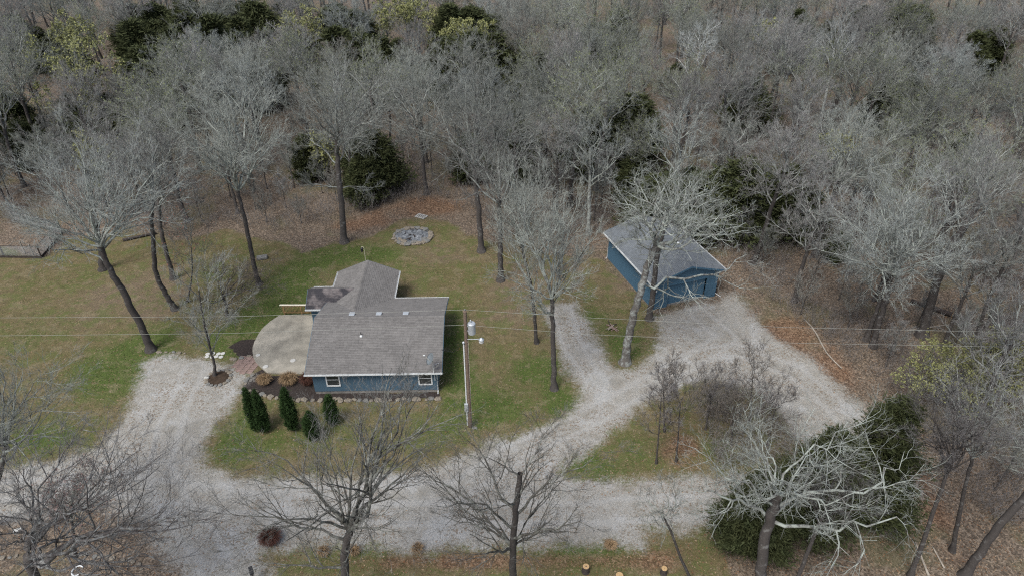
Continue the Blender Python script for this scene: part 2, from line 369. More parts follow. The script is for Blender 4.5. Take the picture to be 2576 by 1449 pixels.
def zone_attrs(me, pts):
    g, gn, li, mu, di, ru = zones(pts)
    at = me.attributes.new('rut', 'FLOAT', 'POINT'); at.data.foreach_set('value', ruts(pts).astype(np.float32))
    for nm, (r, gg, bb) in (('zone', (g, gn, li)), ('zone2', (mu, di, ru))):
        at = me.attributes.new(nm, 'FLOAT_COLOR', 'POINT')
        at.data.foreach_set('color', np.stack([r, gg, bb, np.ones_like(r)], 1).astype(np.float32).ravel())
TRACKS = [P2((490,925),(430,1060),(400,1180),(450,1290),(540,1400),(570,1560)), P2((-300,1250),(0,1235),(300,1215),(600,1262),(1000,1290),(1400,1292),(1800,1272),(2200,1262),(2290,1220)), P2((700,1260),(1150,1235),(1300,1135),(1450,1065),(1600,985),(1750,905),(1830,850),(1760,790)), P2((1740,900),(1850,880),(2000,935),(2100,1020),(2200,1140),(2230,1260)), P2((1410,775),(1440,870),(1500,960),(1480,1040))]
def ruts(pts):
    out = np.zeros(len(pts))
    for L in TRACKS:
        d2 = np.full(len(pts), 1e9)
        for a, c in zip(L[:-1], L[1:]):
            e = c-a; w_ = pts-a; tt = np.clip((w_@e)/(e@e), 0, 1); q = w_-tt[:,None]*e; d2 = np.minimum(d2, (q*q).sum(1))
        d = np.sqrt(d2)+.5*(fbm(pts[:,0]*.4, pts[:,1]*.4, 55)-.5)
        out = np.maximum(out, np.exp(-((d-.85)/.38)**2)); out = np.where((d < .35) & (out < .3), -(1-d/.35)*.7, out)
        out = np.where((d > 1.7) & (d < 2.6) & (out < .2), np.minimum(out, -.35), out)
    return out
def grid_mesh(name, xs, ys, z, keep=None):
    X, Y = np.meshgrid(xs, ys); nx, ny = len(xs), len(ys)
    i = np.arange(ny-1)[:,None]*nx+np.arange(nx-1)[None,:]
    q = np.stack([i, i+1, i+nx+1, i+nx], -1).reshape(-1, 4)
    pts = np.stack([X.ravel(), Y.ravel()], 1)
    if keep is not None:
        ctr = pts[q].mean(1); q = q[keep(ctr)]
        used, inv = np.unique(q, return_inverse=True); pts = pts[used]; q = inv.reshape(-1, 4)
    me = mesh_np(name, np.column_stack([pts, np.full(len(pts), z)]), [(q, 0)], [M_GROUND], smooth=True)
    zone_attrs(me, pts)
    return me
def expand(lo, hi, st, far, k=1.6):
    a = list(np.arange(lo, hi+1e-6, st)); s = st
    while a[-1] < far: s *= k; a.append(a[-1]+s)
    s = st; b = []; p = lo
    while p > -far: s *= k; p -= s; b.append(p)
    return np.array(b[::-1]+a)
go = link('ground', grid_mesh('ground', expand(-66, 60, 0.45, 4000), expand(20, 100, 0.45, 4000), 0.0)); tag(go, kind='structure')
gv = link('gravel_driveway', grid_mesh('gravel_driveway', np.arange(-60, 48, 0.28), np.arange(16, 60, 0.28), 0.004, keep=lambda c: zones(c)[0] > 0.5)); tag(gv, kind='structure')
# ------------------------------------------------------------------ building materials
def shingle_mat(name, a, b_, stain=0.0, stain_col=(0.03, 0.03, 0.035)):
    m, nt, b = newmat(name, 0.95, 0.1)
    t = nd(nt, 'ShaderNodeAttribute', _attribute_name='tint').outputs['Fac']
    p = opos(nt)
    f = noise(nt, p, 60.0, 2.0, 0.7); big = noise(nt, p, 0.7, 4.0, 0.6)
    c = mix(nt, math_(nt, 'MULTIPLY', math_(nt, 'ADD', t, 0.35), 0.6), a, b_); c = mix(nt, sstep(nt, t, -1.0, -0.2), np.array(a)*0.3, c); c = mix(nt, math_(nt, 'MULTIPLY', f, 0.5), c, np.array(a)*0.6)  # negative tint: tab front edges coloured darker to strengthen the course shadow lines
    c = mix(nt, math_(nt, 'MULTIPLY', sstep(nt, big, 0.35, 0.75), 0.35), c, np.array(b_)*1.08)
    if stain: c = mix(nt, math_(nt, 'MULTIPLY', sstep(nt, noise(nt, p, 0.9, 4.0), 0.36, 0.56), stain), c, stain_col)
    nt.links.new(c, b.inputs['Base Color']); return m
M_SHIN = shingle_mat('brown_shingle', (0.125, 0.118, 0.111), (0.21, 0.198, 0.186))
M_SHIN_D = shingle_mat('stained_shingle', (0.115, 0.10, 0.098), (0.19, 0.17, 0.165), 0.85)
M_SHIN_G = shingle_mat('grey_shingle', (0.115, 0.125, 0.132), (0.185, 0.198, 0.208))
def siding_mat(name, c):
    m, nt, b = newmat(name, 0.7, 0.3)
    p = opos(nt); f = noise(nt, p, 1.6, 5.0, 0.65)
    col = mix(nt, f, np.array(c)*0.8, np.array(c)*1.2)
    mp = nd(nt, 'ShaderNodeMapping', Vector=p); mp.inputs['Scale'].default_value = (8, 8, 0.4)
    col = mix(nt, math_(nt, 'MULTIPLY', noise(nt, mp.outputs[0], 2.0, 4.0), 0.5), col, np.array(c)*0.72)
    nt.links.new(col, b.inputs['Base Color']); return m
M_BLUE = siding_mat('blue_siding', (0.062, 0.130, 0.190))
M_BLUEH = siding_mat('faded_blue_siding', (0.068, 0.12, 0.165))
M_BLUE2 = siding_mat('blue_door_paint', (0.066, 0.140, 0.205))
M_WHITE = plain('white_trim', (0.60, 0.61, 0.60), 0.5, 0.4, 0.08)
M_CREAM = plain('cream_cap', (0.62, 0.57, 0.46), 0.7, 0.3, 0.1)
M_WOOD = plain('treated_wood', (0.24, 0.155, 0.075), 0.85, 0.2, 0.3, 6)
M_POLE = plain('weathered_pole', (0.155, 0.115, 0.088), 0.95, 0.1, 0.35, 9)
M_METAL = plain('galvanised', (0.42, 0.44, 0.45), 0.45, 0.5, 0.12, metal=0.35)
M_GREYMET = plain('grey_dish', (0.16, 0.18, 0.19), 0.5, 0.5, 0.12, metal=0.2)
M_BLACK = plain('black_plastic', (0.02, 0.02, 0.022), 0.6, 0.3, 0.2)
M_STONE = plain('limestone', (0.20, 0.172, 0.135), 0.95, 0.1, 0.4, 5)
M_STONEG = plain('grey_stone', (0.17, 0.165, 0.15), 0.95, 0.1, 0.35, 5)
M_WSTONE = plain('white_stone', (0.43, 0.42, 0.39), 0.9, 0.1, 0.12, 5)
M_PAVER = plain('red_paver', (0.235, 0.168, 0.143), 0.95, 0.1, 0.25, 4)
M_CUT = plain('cut_wood', (0.42, 0.28, 0.14), 0.9, 0.1, 0.2, 14)
M_DARKWOOD = plain('dark_wood', (0.055, 0.045, 0.04), 0.95, 0.1, 0.3, 6)
M_DEAD = plain('dead_pale_wood', (0.29, 0.255, 0.21), 0.95, 0.1, 0.25, 4)
M_ASH = plain('ash', (0.36, 0.38, 0.40), 1.0, 0.05, 0.75, 2.4)
M_INT = plain('dark_interior', (0.05, 0.05, 0.05), 0.9, 0.1, 0.2)
M_FOUND = plain('foundation', (0.20, 0.185, 0.165), 0.95, 0.1, 0.3, 3)
mg, nt, b = newmat('window_glass', 0.06, 0.6); b.inputs['Base Color'].default_value = (0.035, 0.04, 0.043, 1); M_GLASS = mg
def concrete_mat():
    m, nt, b = newmat('concrete', 0.92, 0.15); p = opos(nt)
    f = noise(nt, p, 0.55, 6.0, 0.65); g = noise(nt, p, 14.0, 3.0, 0.6)
    c = ramp(nt, f, [(0.34, (0.185, 0.17, 0.14)), (0.5, (0.285, 0.262, 0.215)), (0.66, (0.39, 0.355, 0.29))])
    c = mix(nt, math_(nt, 'MULTIPLY', g, 0.35), c, (0.16, 0.15, 0.13))
    nt.links.new(c, b.inputs['Base Color']); return m
M_CONC = concrete_mat()

def shingles(name, parent, A, e, s, Wd, Sl, mat, expo=0.16, tabw=0.31, keep=None, seed=0, lift=0.02):
    """overlapping tabs on a slope: A eave corner, e along the eave, s up the slope"""
    rng = np.random.default_rng(seed)
    A, e, s = (np.array(q, float) for q in (A, e, s)); nrm = np.cross(e, s); nrm /= np.linalg.norm(nrm)
    vs, fs, tint = [], [], []
    rows = int(math.ceil(Sl/expo)); 
    for r in range(rows):
        y0, y1 = r*expo, min((r+1)*expo+0.02, Sl)
        x = -rng.uniform(0, tabw)
        while x < Wd:
            w = tabw*rng.uniform(0.85, 1.15); a, b_ = max(x+0.004, 0), min(x+w-0.004, Wd); x += w
            if b_-a < 0.02: continue
            if keep is not None and not keep(A+e*(a+b_)/2+s*(y0+y1)/2): continue
            jl = lift*rng.uniform(0.8, 1.5)
            yy = y0-rng.uniform(0, 0.012)
            n = len(vs)
            p = [A+e*a+s*yy+nrm*0.002, A+e*b_+s*yy+nrm*0.002, A+e*b_+s*yy+nrm*jl, A+e*a+s*yy+nrm*jl, A+e*b_+s*y1+nrm*0.004, A+e*a+s*y1+nrm*0.004]
            vs += p; fs += [(n, n+1, n+2, n+3), (n+3, n+2, n+4, n+5)]
            t = rng.random(); tint += [-1.0, t]  # front face carries the painted shadow line, top face a random tone
    me = mesh_np(name, vs, [(np.array(fs), 0)], [mat], smooth=False, tint=tint)
    return tag(link(name, me, parent), kind='stuff')
def gutter(parent, p, q, mat=None, w=0.11):
    p, q = Vector(p), Vector(q); d = (q-p).normalized(); o = Vector((d.y, -d.x, 0))   # outward is to the right of p->q
    mb = MB()
    mb.bar(p+o*w/2+Vector((0,0,-0.10)), q+o*w/2+Vector((0,0,-0.10)), w, 0.012)
    mb.bar(p+o*w+Vector((0,0,-0.045)), q+o*w+Vector((0,0,-0.045)), 0.014, 0.115)
    mb.bar(p+o*0.008+Vector((0,0,-0.05)), q+o*0.008+Vector((0,0,-0.05)), 0.014, 0.11)
    return mb.build('gutter', mat or M_WHITE, parent)

# ------------------------------------------------------------------ house
HR = math.radians(1.36)
house = empty('house', (-16.62, 42.72, 0), HR)
tag(house, 'low blue house with brown shingle roof, rear wing and side porch', 'house')
Wd, D, ZE, RZ = 10.98, 10.40, 2.5, 4.28
WX0, WX1, WY, WRZ = 0.05, 5.95, 15.1, 3.75
PX, PY0, PY1, PRZ = -1.84, 8.9, 12.4, 3.5
def z_main(x, y): return RZ-(RZ-ZE)*abs(y-D/2)/(D/2)
def z_wing(x, y): c = (WX0+WX1)/2; return WRZ-(WRZ-ZE)*abs(x-c)/((WX1-WX0)/2)
def z_porch(x, y): c = (PY0+PY1)/2; return PRZ-(PRZ-ZE)*abs(y-c)/((PY1-PY0)/2)
ov = 0.42
w = MB(); z0 = 0.28
w.prism([(ov, ov), (Wd-ov, ov), (Wd-ov, D-ov), (ov, D-ov)], z0, ZE-0.06)
w.build('wall', M_BLUEH, house)
# gable ends
for x in (ov+0.003, Wd-ov-0.003):
    t = 0.08 if x < 1 else -0.08
    MB().add([(x, ov+.1, ZE-0.07), (x, D-ov-.1, ZE-0.07), (x, D/2, RZ-0.2), (x+t, ov+.1, ZE-0.07), (x+t, D-ov-.1, ZE-0.07), (x+t, D/2, RZ-0.2)], [(0,1,2),(5,4,3),(0,3,4,1),(1,4,5,2),(2,5,3,0)]).build('gable_wall', M_BLUEH, house)
MB().prism([(WX0+ov, D-ov+0.002), (WX1-ov, D-ov+0.002), (WX1-ov, WY-ov), (WX0+ov, WY-ov)], z0, ZE-0.06).build('wall', M_BLUEH, house)
MB().add([(WX0+ov, WY-ov-.003, ZE-.07), (WX1-ov, WY-ov-.003, ZE-.07), (3.0, WY-ov-.003, WRZ-.18), (WX0+ov, WY-ov-.1, ZE-.07), (WX1-ov, WY-ov-.1, ZE-.07), (3.0, WY-ov-.1, WRZ-.18)], [(0,2,1),(3,4,5),(0,1,4,3),(1,2,5,4),(2,0,3,5)]).build('gable_wall', M_BLUEH, house)
MB().prism([(PX+.35, PY0+.35), (WX0+ov-.002, PY0+.35), (WX0+ov-.002, PY1-.3), (PX+.35, PY1-.3)], z0, ZE-0.06).build('wall', M_BLUEH, house)
MB().box(ov+.03, Wd-ov-.03, ov+.03, D-ov-.03, -0.1, z0).build('foundation', M_FOUND, house)
MB().box(WX0+ov+.03, WX1-ov-.03, D-ov, WY-ov-.03, -0.1, z0).build('foundation', M_FOUND, house)
MB().box(PX+.38, WX0+ov-.01, PY0+.38, PY1-.33, -0.1, z0).build('foundation', M_FOUND, house)
roof = MB()
roof.slab([(0,0,ZE),(Wd,0,ZE),(Wd,D/2,RZ),(0,D/2,RZ)], 0.14)
roof.slab([(Wd,D,ZE),(0,D,ZE),(0,D/2+.001,RZ),(Wd,D/2+.001,RZ)], 0.14)
roof = roof.build('roof', M_SHIN, house)
wr = MB(); yv = 6.0
wr.slab([(WX0,yv,ZE),(3.0,yv,WRZ),(3.0,WY,WRZ),(WX0,WY,ZE)][::-1], 0.13)
wr.slab([(3.001,yv,WRZ),(WX1,yv,ZE),(WX1,WY,ZE),(3.001,WY,WRZ)][::-1][::-1], 0.13)
wr = wr.build('wing_roof', M_SHIN, house)
pr = MB(); pc = (PY0+PY1)/2
pr.slab([(PX,PY0,ZE),(2.4,PY0,ZE),(2.4,pc,PRZ),(PX,pc,PRZ)], 0.12)
pr.slab([(2.4,PY1,ZE),(PX,PY1,ZE),(PX,pc+.001,PRZ),(2.4,pc+.001,PRZ)], 0.12)
pr = pr.build('porch_roof', M_SHIN_D, house)
def slope(run, rise): L_ = math.hypot(run, rise); return run/L_, rise/L_, L_
r_, h_, L_ = slope(D/2, RZ-ZE)
shingles('shingle_field', roof, (0,-.02,ZE-.007), (1,0,0), (0,r_,h_), Wd, L_, M_SHIN, seed=1)
shingles('shingle_field', roof, (Wd,D+.02,ZE-.007), (-1,0,0), (0,-r_,h_), Wd, L_, M_SHIN, seed=2,
         keep=lambda p: not (WX0 < p[0] < WX1 and z_wing(p[0],p[1]) > p[2]-.01))
r2, h2, L2 = slope((WX1-WX0)/2, WRZ-ZE)
kw = lambda p: p[1] > D-.1 or (z_main(p[0],p[1]) < p[2]+.01 and p[1] > D/2)
kwl = lambda p: kw(p) and not (PY0 < p[1] < PY1 and z_porch(p[0],p[1]) > p[2]-.01)
shingles('shingle_field', wr, (WX0,WY,ZE), (0,-1,0), (r2,0,h2), WY-yv, L2, M_SHIN, seed=3, keep=kwl)
shingles('shingle_field', wr, (WX1,yv,ZE), (0,1,0), (-r2,0,h2), WY-yv, L2, M_SHIN, seed=4, keep=kw)
r3, h3, L3 = slope((PY1-PY0)/2, PRZ-ZE)
kp = lambda p: p[0] < WX0 or (z_wing(p[0],p[1]) < p[2]+.01)
kpm = lambda p: kp(p) and not (p[0] > 0 and p[1] < D and z_main(p[0],p[1]) > p[2])
shingles('shingle_field', pr, (PX,PY0,ZE), (1,0,0), (0,r3,h3), 4.2, L3, M_SHIN_D, seed=5, keep=kpm)
shingles('shingle_field', pr, (2.4,PY1,ZE), (-1,0,0), (0,-r3,h3), 4.2, L3, M_SHIN, seed=6, keep=kp)
def ridge_cap(parent, p, q, mat, n, seed, drop):
    rng = random.Random(seed); p, q = Vector(p), Vector(q); d = (q-p)/n; side = Vector((-d.y, d.x, 0)).normalized()*0.15
    vs, fs, tint = [], [], []
    for i in range(n):
        a, b2 = p+d*i, p+d*(i+1.08); k = len(vs); dn = Vector((0,0,-drop)); l0 = Vector((0,0,.034)); l1 = Vector((0,0,.022))
        vs += [a-side+dn+l0, a+l0, a+side+dn+l0, b2-side+dn+l1, b2+l1, b2+side+dn+l1]
        fs += [(k,k+1,k+4,k+3),(k+1,k+2,k+5,k+4)]; t = rng.random(); tint += [t, t]
    me = mesh_np('ridge_cap', [tuple(v) for v in vs], [(np.array(fs),0)], [mat], False, tint)
    tag(link('ridge_cap', me, parent), kind='stuff')
ridge_cap(roof, (0,D/2,RZ), (Wd,D/2,RZ), M_SHIN, 50, 1, .05)
ridge_cap(wr, (3,6.75,WRZ), (3,WY,WRZ), M_SHIN, 38, 2, .06)
ridge_cap(pr, (PX,pc,PRZ), (2.35,pc,PRZ), M_SHIN_D, 19, 3, .08)
gutter(house, (-.05,-.02,ZE), (Wd+.05,-.02,ZE)); gutter(house, (Wd+.05,D+.02,ZE), (WX1+.05,D+.02,ZE))
gutter(house, (WX1+.02,D+.2,ZE), (WX1+.02,WY,ZE)); gutter(house, (WX0-.02,WY,ZE), (WX0-.02,PY1+.05,ZE))
gutter(house, (PX-.05,PY0-.02,ZE), (0.02,PY0-.02,ZE)); gutter(house, (WX0-.02,PY1+.02,ZE), (PX,PY1+.02,ZE))
for (y0_, z0_, y1_, z1_) in ((0, ZE, D/2, RZ), (D, ZE, D/2, RZ)):
    for x in (-.022, Wd+.022):
        MB().bar((x, y0_, z0_-.085), (x, y1_, z1_-.085), .03, .15).build('rake_board', M_BLUEH, house)
for (y0_, y1_) in ((PY0, pc), (PY1, pc)):
    MB().bar((PX-.02, y0_, ZE-.07), (PX-.02, y1_, PRZ-.07), .03, .13).build('rake_board', M_BLUEH, house)
for x0_ in (WX0, WX1):
    MB().bar((x0_, WY+.02, ZE-.07), (3.0, WY+.02, WRZ-.07), .03, .14).build('rake_board', M_BLUEH, house)
def downspout(pts, parent, r=.035):
    return MB().tube(pts, r, 6).build('downspout', M_WHITE, parent)
downspout([(Wd-.45,-.06,ZE-.1),(Wd-.45,.1,ZE-.3),(Wd-.45,ov-.05,ZE-.5),(Wd-.45,ov-.05,.25),(Wd-.45,ov-.35,.1)], house)
downspout([(WX1+.08,D+.4,ZE-.1),(WX1-.3,D+.4,ZE-.45),(WX1-.36,D+.4,.2)], house)
downspout([(PX+1.0,PY0-.06,ZE-.1),(PX+1.05,PY0+.25,ZE-.5),(PX+1.05,PY0+.3,.3)], house)
def window(x, wdt, zb, zt, y):
    wn_ = MB(); t = .1
    wn_.box(x-wdt/2-t, x-wdt/2, y-.05, y+.02, zb-t, zt+t); wn_.box(x+wdt/2, x+wdt/2+t, y-.05, y+.02, zb-t, zt+t)
    wn_.box(x-wdt/2, x+wdt/2, y-.05, y+.02, zt, zt+t); wn_.box(x-wdt/2, x+wdt/2, y-.065, y+.02, zb-t, zb)
    o = wn_.build('window', M_WHITE, house)
    MB().box(x-wdt/2, x+wdt/2, y-.038, y-.006, (zb+zt)/2-.025, (zb+zt)/2+.025).build('sash', M_WHITE, o)
    MB().box(x-wdt/2+.002, x+wdt/2-.002, y-.012, y-.004, zb, (zb+zt)/2-.026).build('pane', M_GLASS, o)
    MB().box(x-wdt/2+.002, x+wdt/2-.002, y-.022, y-.014, (zb+zt)/2+.026, zt).build('pane', M_GLASS, o)
window(2.05, .95, .95, 2.15, ov-.004); window(9.55, .95, .95, 2.15, ov-.004)
for x in (3.05, 5.35, 7.65):   # low roof vents just behind the ridge
    y = D/2+.62; z = z_main(x, y)
    vt = MB().box(x-.17, x+.17, y-.17, y+.17, z-.06, z+.1).build('roof_vent', M_METAL, roof, bevel=.03)
    MB().box(x-.24, x+.24, y-.24, y+.24, z+.1, z+.13).build('vent_cap', M_METAL, vt, bevel=.012)
y = 3.4; z = z_main(4.15, y)
pv = MB().lathe([(.045,-.05),(.045,.36),(.03,.36)], 10, (4.15, y, z)).build('vent_pipe', M_BLACK, roof, smooth=True)
MB().lathe([(.13,-.035),(.11,.05),(.055,.1)], 10, (4.15, y-.02, z)).build('flashing', M_WHITE, pv)
# satellite dish on a wall mast
dish = empty('satellite_dish', tuple(house.matrix_basis @ Vector((10.35, .3, 1.4)))); tag(dish, 'grey oval satellite dish on a white mast above the front eave', 'satellite dish')
MB().tube([(0,0,0),(0,0,.85),(0,-.42,1.05),(0,-.42,2.35)], .032, 8).build('mast', M_WHITE, dish)
MB().tube([(0,-.42,1.95),(.45,-.3,2.1)], .02, 6).build('brace', M_METAL, dish)
dn = Vector((-.72, -.25, .52)).normalized(); cd = Vector((-.12, -.45, 2.62))
prof = [(r_, .11*(r_/.5)**2) for r_ in (.02,.15,.28,.4,.5)]; prof += [(r_-.008, h_-.012) for r_, h_ in prof[::-1]]
MB().lathe(prof, 24, cd, dn).build('reflector', M_GREYMET, dish, smooth=True)
tip = cd+dn*.62+Vector((0,0,.16))
MB().tube([cd-Vector((0,0,.3)), tip], .016, 6).build('feed_arm', M_CREAM, dish)
MB().lathe([(.03,-.07),(.055,-.05),(.06,.06),(.03,.09)], 10, tip, -dn).build('feed_horn', M_WHITE, dish, smooth=True)
MB().tube([Vector((0,-.42,2.35)), cd-dn*.02], .045, 6).build('bracket', M_METAL, dish)

# ------------------------------------------------------------------ patio, rail, pavers, bed stones
PAT = [(786,792),(714.5,791),(709,794),(704,791.5),(679,808),(664,821),(657,829),(648,843),(640,858),(635.5,872),(635,884),(637,897),(642,908),(650,917),(658,924),(666,931),(675,937.5),(800,939)]
pl = [tuple(G(u, v, .14)[:2]) for u, v in PAT]
MB().prism(pl[::-1], -.1, .14).build('concrete_patio', M_CONC, bevel=.02)['kind'] = 'structure'
for u, v, r in ((649,893,.2),(737,906.5,.24),(668,922,.24)):
    tag(MB().lathe([(r,0),(r,.03),(r-.03,.045)], 16, tuple(G(u,v,.142))).build('round_stepping_stone', M_WSTONE), 'pale round stepping stone lying on the concrete patio', 'stepping stone', 'round stones on the patio')
R0, R1 = G(717,791.5), G(790,791.5)
rail = empty('deck_railing', R0, math.atan2(R1[1]-R0[1], R1[0]-R0[0])); tag(rail, 'wooden deck railing with pale cap behind the concrete patio', 'railing')
RL = float(np.linalg.norm(R1-R0)); RL = 2.9
for x in (0.0, 1.62): MB().box(x-.05, x+.05, -.05, .05, 0, 1.12).build('post', M_WOOD, rail)
MB().box(-.32, RL, -.09, .09, 1.122, 1.165).build('cap_rail', M_CREAM, rail)
MB().box(-.12, RL, -.045, -.012, 1.0, 1.09).build('rail', M_WOOD, rail); MB().box(-.12, RL, -.045, -.012, .26, .34).build('rail', M_WOOD, rail)
for i in range(24):
    x = -.08+i*.122
    if min(abs(x), abs(x-1.62)) < .07: continue
    MB().box(x-.018, x+.018, -.08, -.046, .2, 1.08).build('baluster', M_WOOD, rail)
rng = random.Random(5)
pc0 = G(618,919); pv_ = empty('paver_path', (pc0[0], pc0[1], 0), math.radians(-14)); tag(pv_, 'small path of red square pavers between gravel and patio', 'paver path')
for i in range(4):
    for j in range(4):
        if (i, j) in ((0,0),(3,3)): continue
        cx, cy = (i-1.5)*.54+rng.uniform(-.02,.02), (j-1.5)*.54+rng.uniform(-.02,.02)+(.2 if i % 2 else 0)
        MB().box(-.255,.255,-.255,.255,-.03,.035+rng.uniform(0,.012)).build('paver', M_PAVER, pv_, (cx,cy,0), rng.uniform(-.04,.04), bevel=.012)
stones = [rock_mesh('stone', random.Random(k), M_STONE if k % 3 else M_STONEG, 1, 1, .55) for k in range(6)]
def lay_stone(parent, x, y, s, rz=None, z=0.0, name='stone'):
    o = link(name, rng.choice(stones), parent, (x, y, z+.12*s), rng.uniform(0,6.28) if rz is None else rz)
    o.scale = (s*rng.uniform(.8,1.3), s*rng.uniform(.7,1.05), s*rng.uniform(.6,1.1)); return o
def stone_row(name, label, pxs, size, step):
    pts = [G(u,v) for u,v in pxs]; r0 = empty(name, pts[0]); tag(r0, label, 'stone edging')
    for a, b_ in zip(pts[:-1], pts[1:]):
        L = np.linalg.norm(b_-a); n = max(1, int(L/step))
        for k in range(n):
            q = a+(b_-a)*(k+rng.uniform(.2,.8))/n-pts[0]
            lay_stone(r0, q[0]+rng.uniform(-.08,.08), q[1]+rng.uniform(-.08,.08), size*rng.uniform(.7,1.3), z=.004)
stone_row('stone_edging', 'rough stone edging along the mulch bed before the house', [(622,982),(690,1001),(760,1008),(850,1006),(960,1008),(1110,1003)], .42, .5)
stone_row('stone_edging', 'loose stone edging between mulch bed and red pavers', [(640,938),(622,955),(612,975),(622,985)], .32, .3)
stone_row('stone_edging', 'row of small stones beside the leaning lichen covered tree', [(396,885),(430,887),(470,889)], .28, .3)
stone_row('stone_edging', 'curved stone edging of the planting bed under the sprawling tree', [(0,1402),(150,1392),(260,1400),(330,1410),(358,1425),(350,1449)], .3, .4)
stone_row('stone_edging', 'flat stones along the mulch strip beside the round patio edge', [(575,903),(600,903),(622,898),(634,892)], .36, .42)
rc = G(550,951); ring = empty('stone_tree_ring', rc); tag(ring, 'ring of stones round the slender tree in the gravel', 'stone ring')
for k in range(17):
    a = 2*math.pi*k/17; lay_stone(ring, .98*math.cos(a), .98*math.sin(a), rng.uniform(.28,.42), a, .005)
MB().lathe([(.92,.0),(.9,.05),(.3,.1)], 20).build('soil', plain('soil', (.05,.036,.026), 1, .05, .4, 6), ring)
o = lay_stone(ring, -.95, -.1, .3, 0, .12); o.data = rock_mesh('white_rock', random.Random(9), M_WSTONE, 1.1, .8, .6)
for u, v in ((522.7,890.6),(536,889),(550,890),(561,889),(521,897),(534,898),(544,897),(556,898)):
    tag(MB().lathe([(.19,-.02),(.2,.02),(.17,.04)], 14, tuple(G(u,v)+np.array((0,0,.02)))).build('round_stepping_stone', M_WSTONE), 'white round stepping stone on the gravel edge behind the slender tree', 'stepping stone', 'round stones at the gravel edge')

# ------------------------------------------------------------------ garage
GA = math.radians(19.4); gor = G(1640,780)
gar = empty('garage', gor, GA); tag(gar, 'blue gabled garage with grey shingle roof and wide door', 'garage')
GW, GL, GE, GP, so_, fo = 6.94, 9.84, 3.2, 4.42, .5, .35
GEe = GE-(GP-GE)*so_/(GW/2+so_)*0 
def z_g(x): return GP-(GP-GE)*abs(x-GW/2)/(GW/2+so_)
zw = z_g(0)-.16
dx0, dx1, dh = 1.55, 5.75, 2.45
MB().box(0, .12, 0, GL, .12, zw).build('wall', M_BLUE, gar); MB().box(GW-.12, GW, 0, GL, .12, zw).build('wall', M_BLUE, gar)
MB().box(.122, GW-.122, GL-.12, GL, .12, zw).build('wall', M_BLUE, gar)
fw = MB(); fw.box(.122, dx0, 0, .12, .02, zw); fw.box(dx1, GW-.122, 0, .12, .02, zw); fw.box(dx0, dx1, 0, .12, dh, zw); fw.build('wall', M_BLUE, gar)
for y in (.002, GL-.1):
    zt = z_g(GW/2)-.17
    MB().add([(0,y,zw-.001),(GW,y,zw-.001),(GW/2,y,zt),(0,y+.1,zw-.001),(GW,y+.1,zw-.001),(GW/2,y+.1,zt)], [(0,1,2),(3,5,4),(0,3,4,1),(1,4,5,2),(2,5,3,0)]).build('gable_wall', M_BLUE, gar)
fd = MB(); fd.box(.03, GW-.03, .13, GL-.03, -.15, .12); fd.build('foundation', M_FOUND, gar)
gd = MB().box(dx0-.02, dx1+.02, .30, .33, .0, dh+.05).build('garage_door', M_BLUE2, gar)
for k in range(4):
    MB().box(dx0+.01, dx1-.01, .275, .299, .02+k*.61, .62+k*.61).build('door_panel', M_BLUE2, gd, bevel=.012)
tr = MB(); tr.box(dx0-.13, dx0-.001, -.022, -.002, .02, dh+.14); tr.box(dx1+.001, dx1+.13, -.022, -.002, .02, dh+.14); tr.box(dx0, dx1, -.022, -.002, dh, dh+.14); tr.build('door_trim', M_BLUE2, gar)
for x in (-.0, GW-.12): MB().box(x, x+.12, -.02, -.002, .05, zw).build('corner_board', M_BLUE2, gar)
MB().box(.13, dx0-.14, -.024, -.003, .28, .33).build('skirt_board', M_BLUE2, gar); MB().box(dx1+.14, GW-.13, -.024, -.003, .28, .33).build('skirt_board', M_BLUE2, gar)
gr_ = MB()
gr_.slab([(-so_,-fo,GE),(GW/2,-fo,GP),(GW/2,GL+fo,GP),(-so_,GL+fo,GE)][::-1], .13)
gr_.slab([(GW/2+.001,-fo,GP),(GW+so_,-fo,GE),(GW+so_,GL+fo,GE),(GW/2+.001,GL+fo,GP)][::-1], .13)
gr_ = gr_.build('roof', M_SHIN_G, gar)
r4, h4, L4 = slope(GW/2+so_, GP-GE)
shingles('shingle_field', gr_, (-so_,GL+fo,GE), (0,-1,0), (r4,0,h4), GL+2*fo, L4, M_SHIN_G, seed=7)
shingles('shingle_field', gr_, (GW+so_,-fo,GE), (0,1,0), (-r4,0,h4), GL+2*fo, L4, M_SHIN_G, seed=8)
ridge_cap(gr_, (GW/2,-fo,GP), (GW/2,GL+fo,GP), M_SHIN_G, 46, 4, .05)
gutter(gar, (-so_-.02,GL+fo,GE), (-so_-.02,-fo,GE)); gutter(gar, (GW+so_+.02,-fo,GE), (GW+so_+.02,GL+fo,GE))
for x in (-so_, GW+so_):
    for y in (-fo-.02, GL+fo+.02): MB().bar((x,y,GE-.08), (GW/2,y,GP-.08), .03, .17).build('rake_board', M_BLUE2, gar)
MB().tube([(-so_-.06,GL+.1,GE-.1),(-.1,GL-.05,GE-.6),(-.06,GL-.05,.3),(-.2,GL-.05,.08)], .035, 6).build('downspout', M_WHITE, gar)
MB().tube([(GW+so_+.06,-.1,GE-.1),(GW+.08,.15,GE-.6),(GW+.06,.15,.35),(GW+.5,-.35,.08)], .035, 6).build('downspout', M_WHITE, gar)
zv = z_g(GW/2+1.1)
gvt = MB().box(GW/2+1.0, GW/2+1.28, 4.2, 4.5, zv-.08, zv+.1).build('roof_vent', M_BLACK, gr_)
MB().box(GW/2+.94, GW/2+1.34, 4.14, 4.56, zv+.1, zv+.14).build('vent_cap', M_WHITE, gvt, bevel=.01)
MB().box(.05, .22, -.14, -.025, 2.1, 2.3).build('porch_lamp', M_WHITE, gar, bevel=.03)
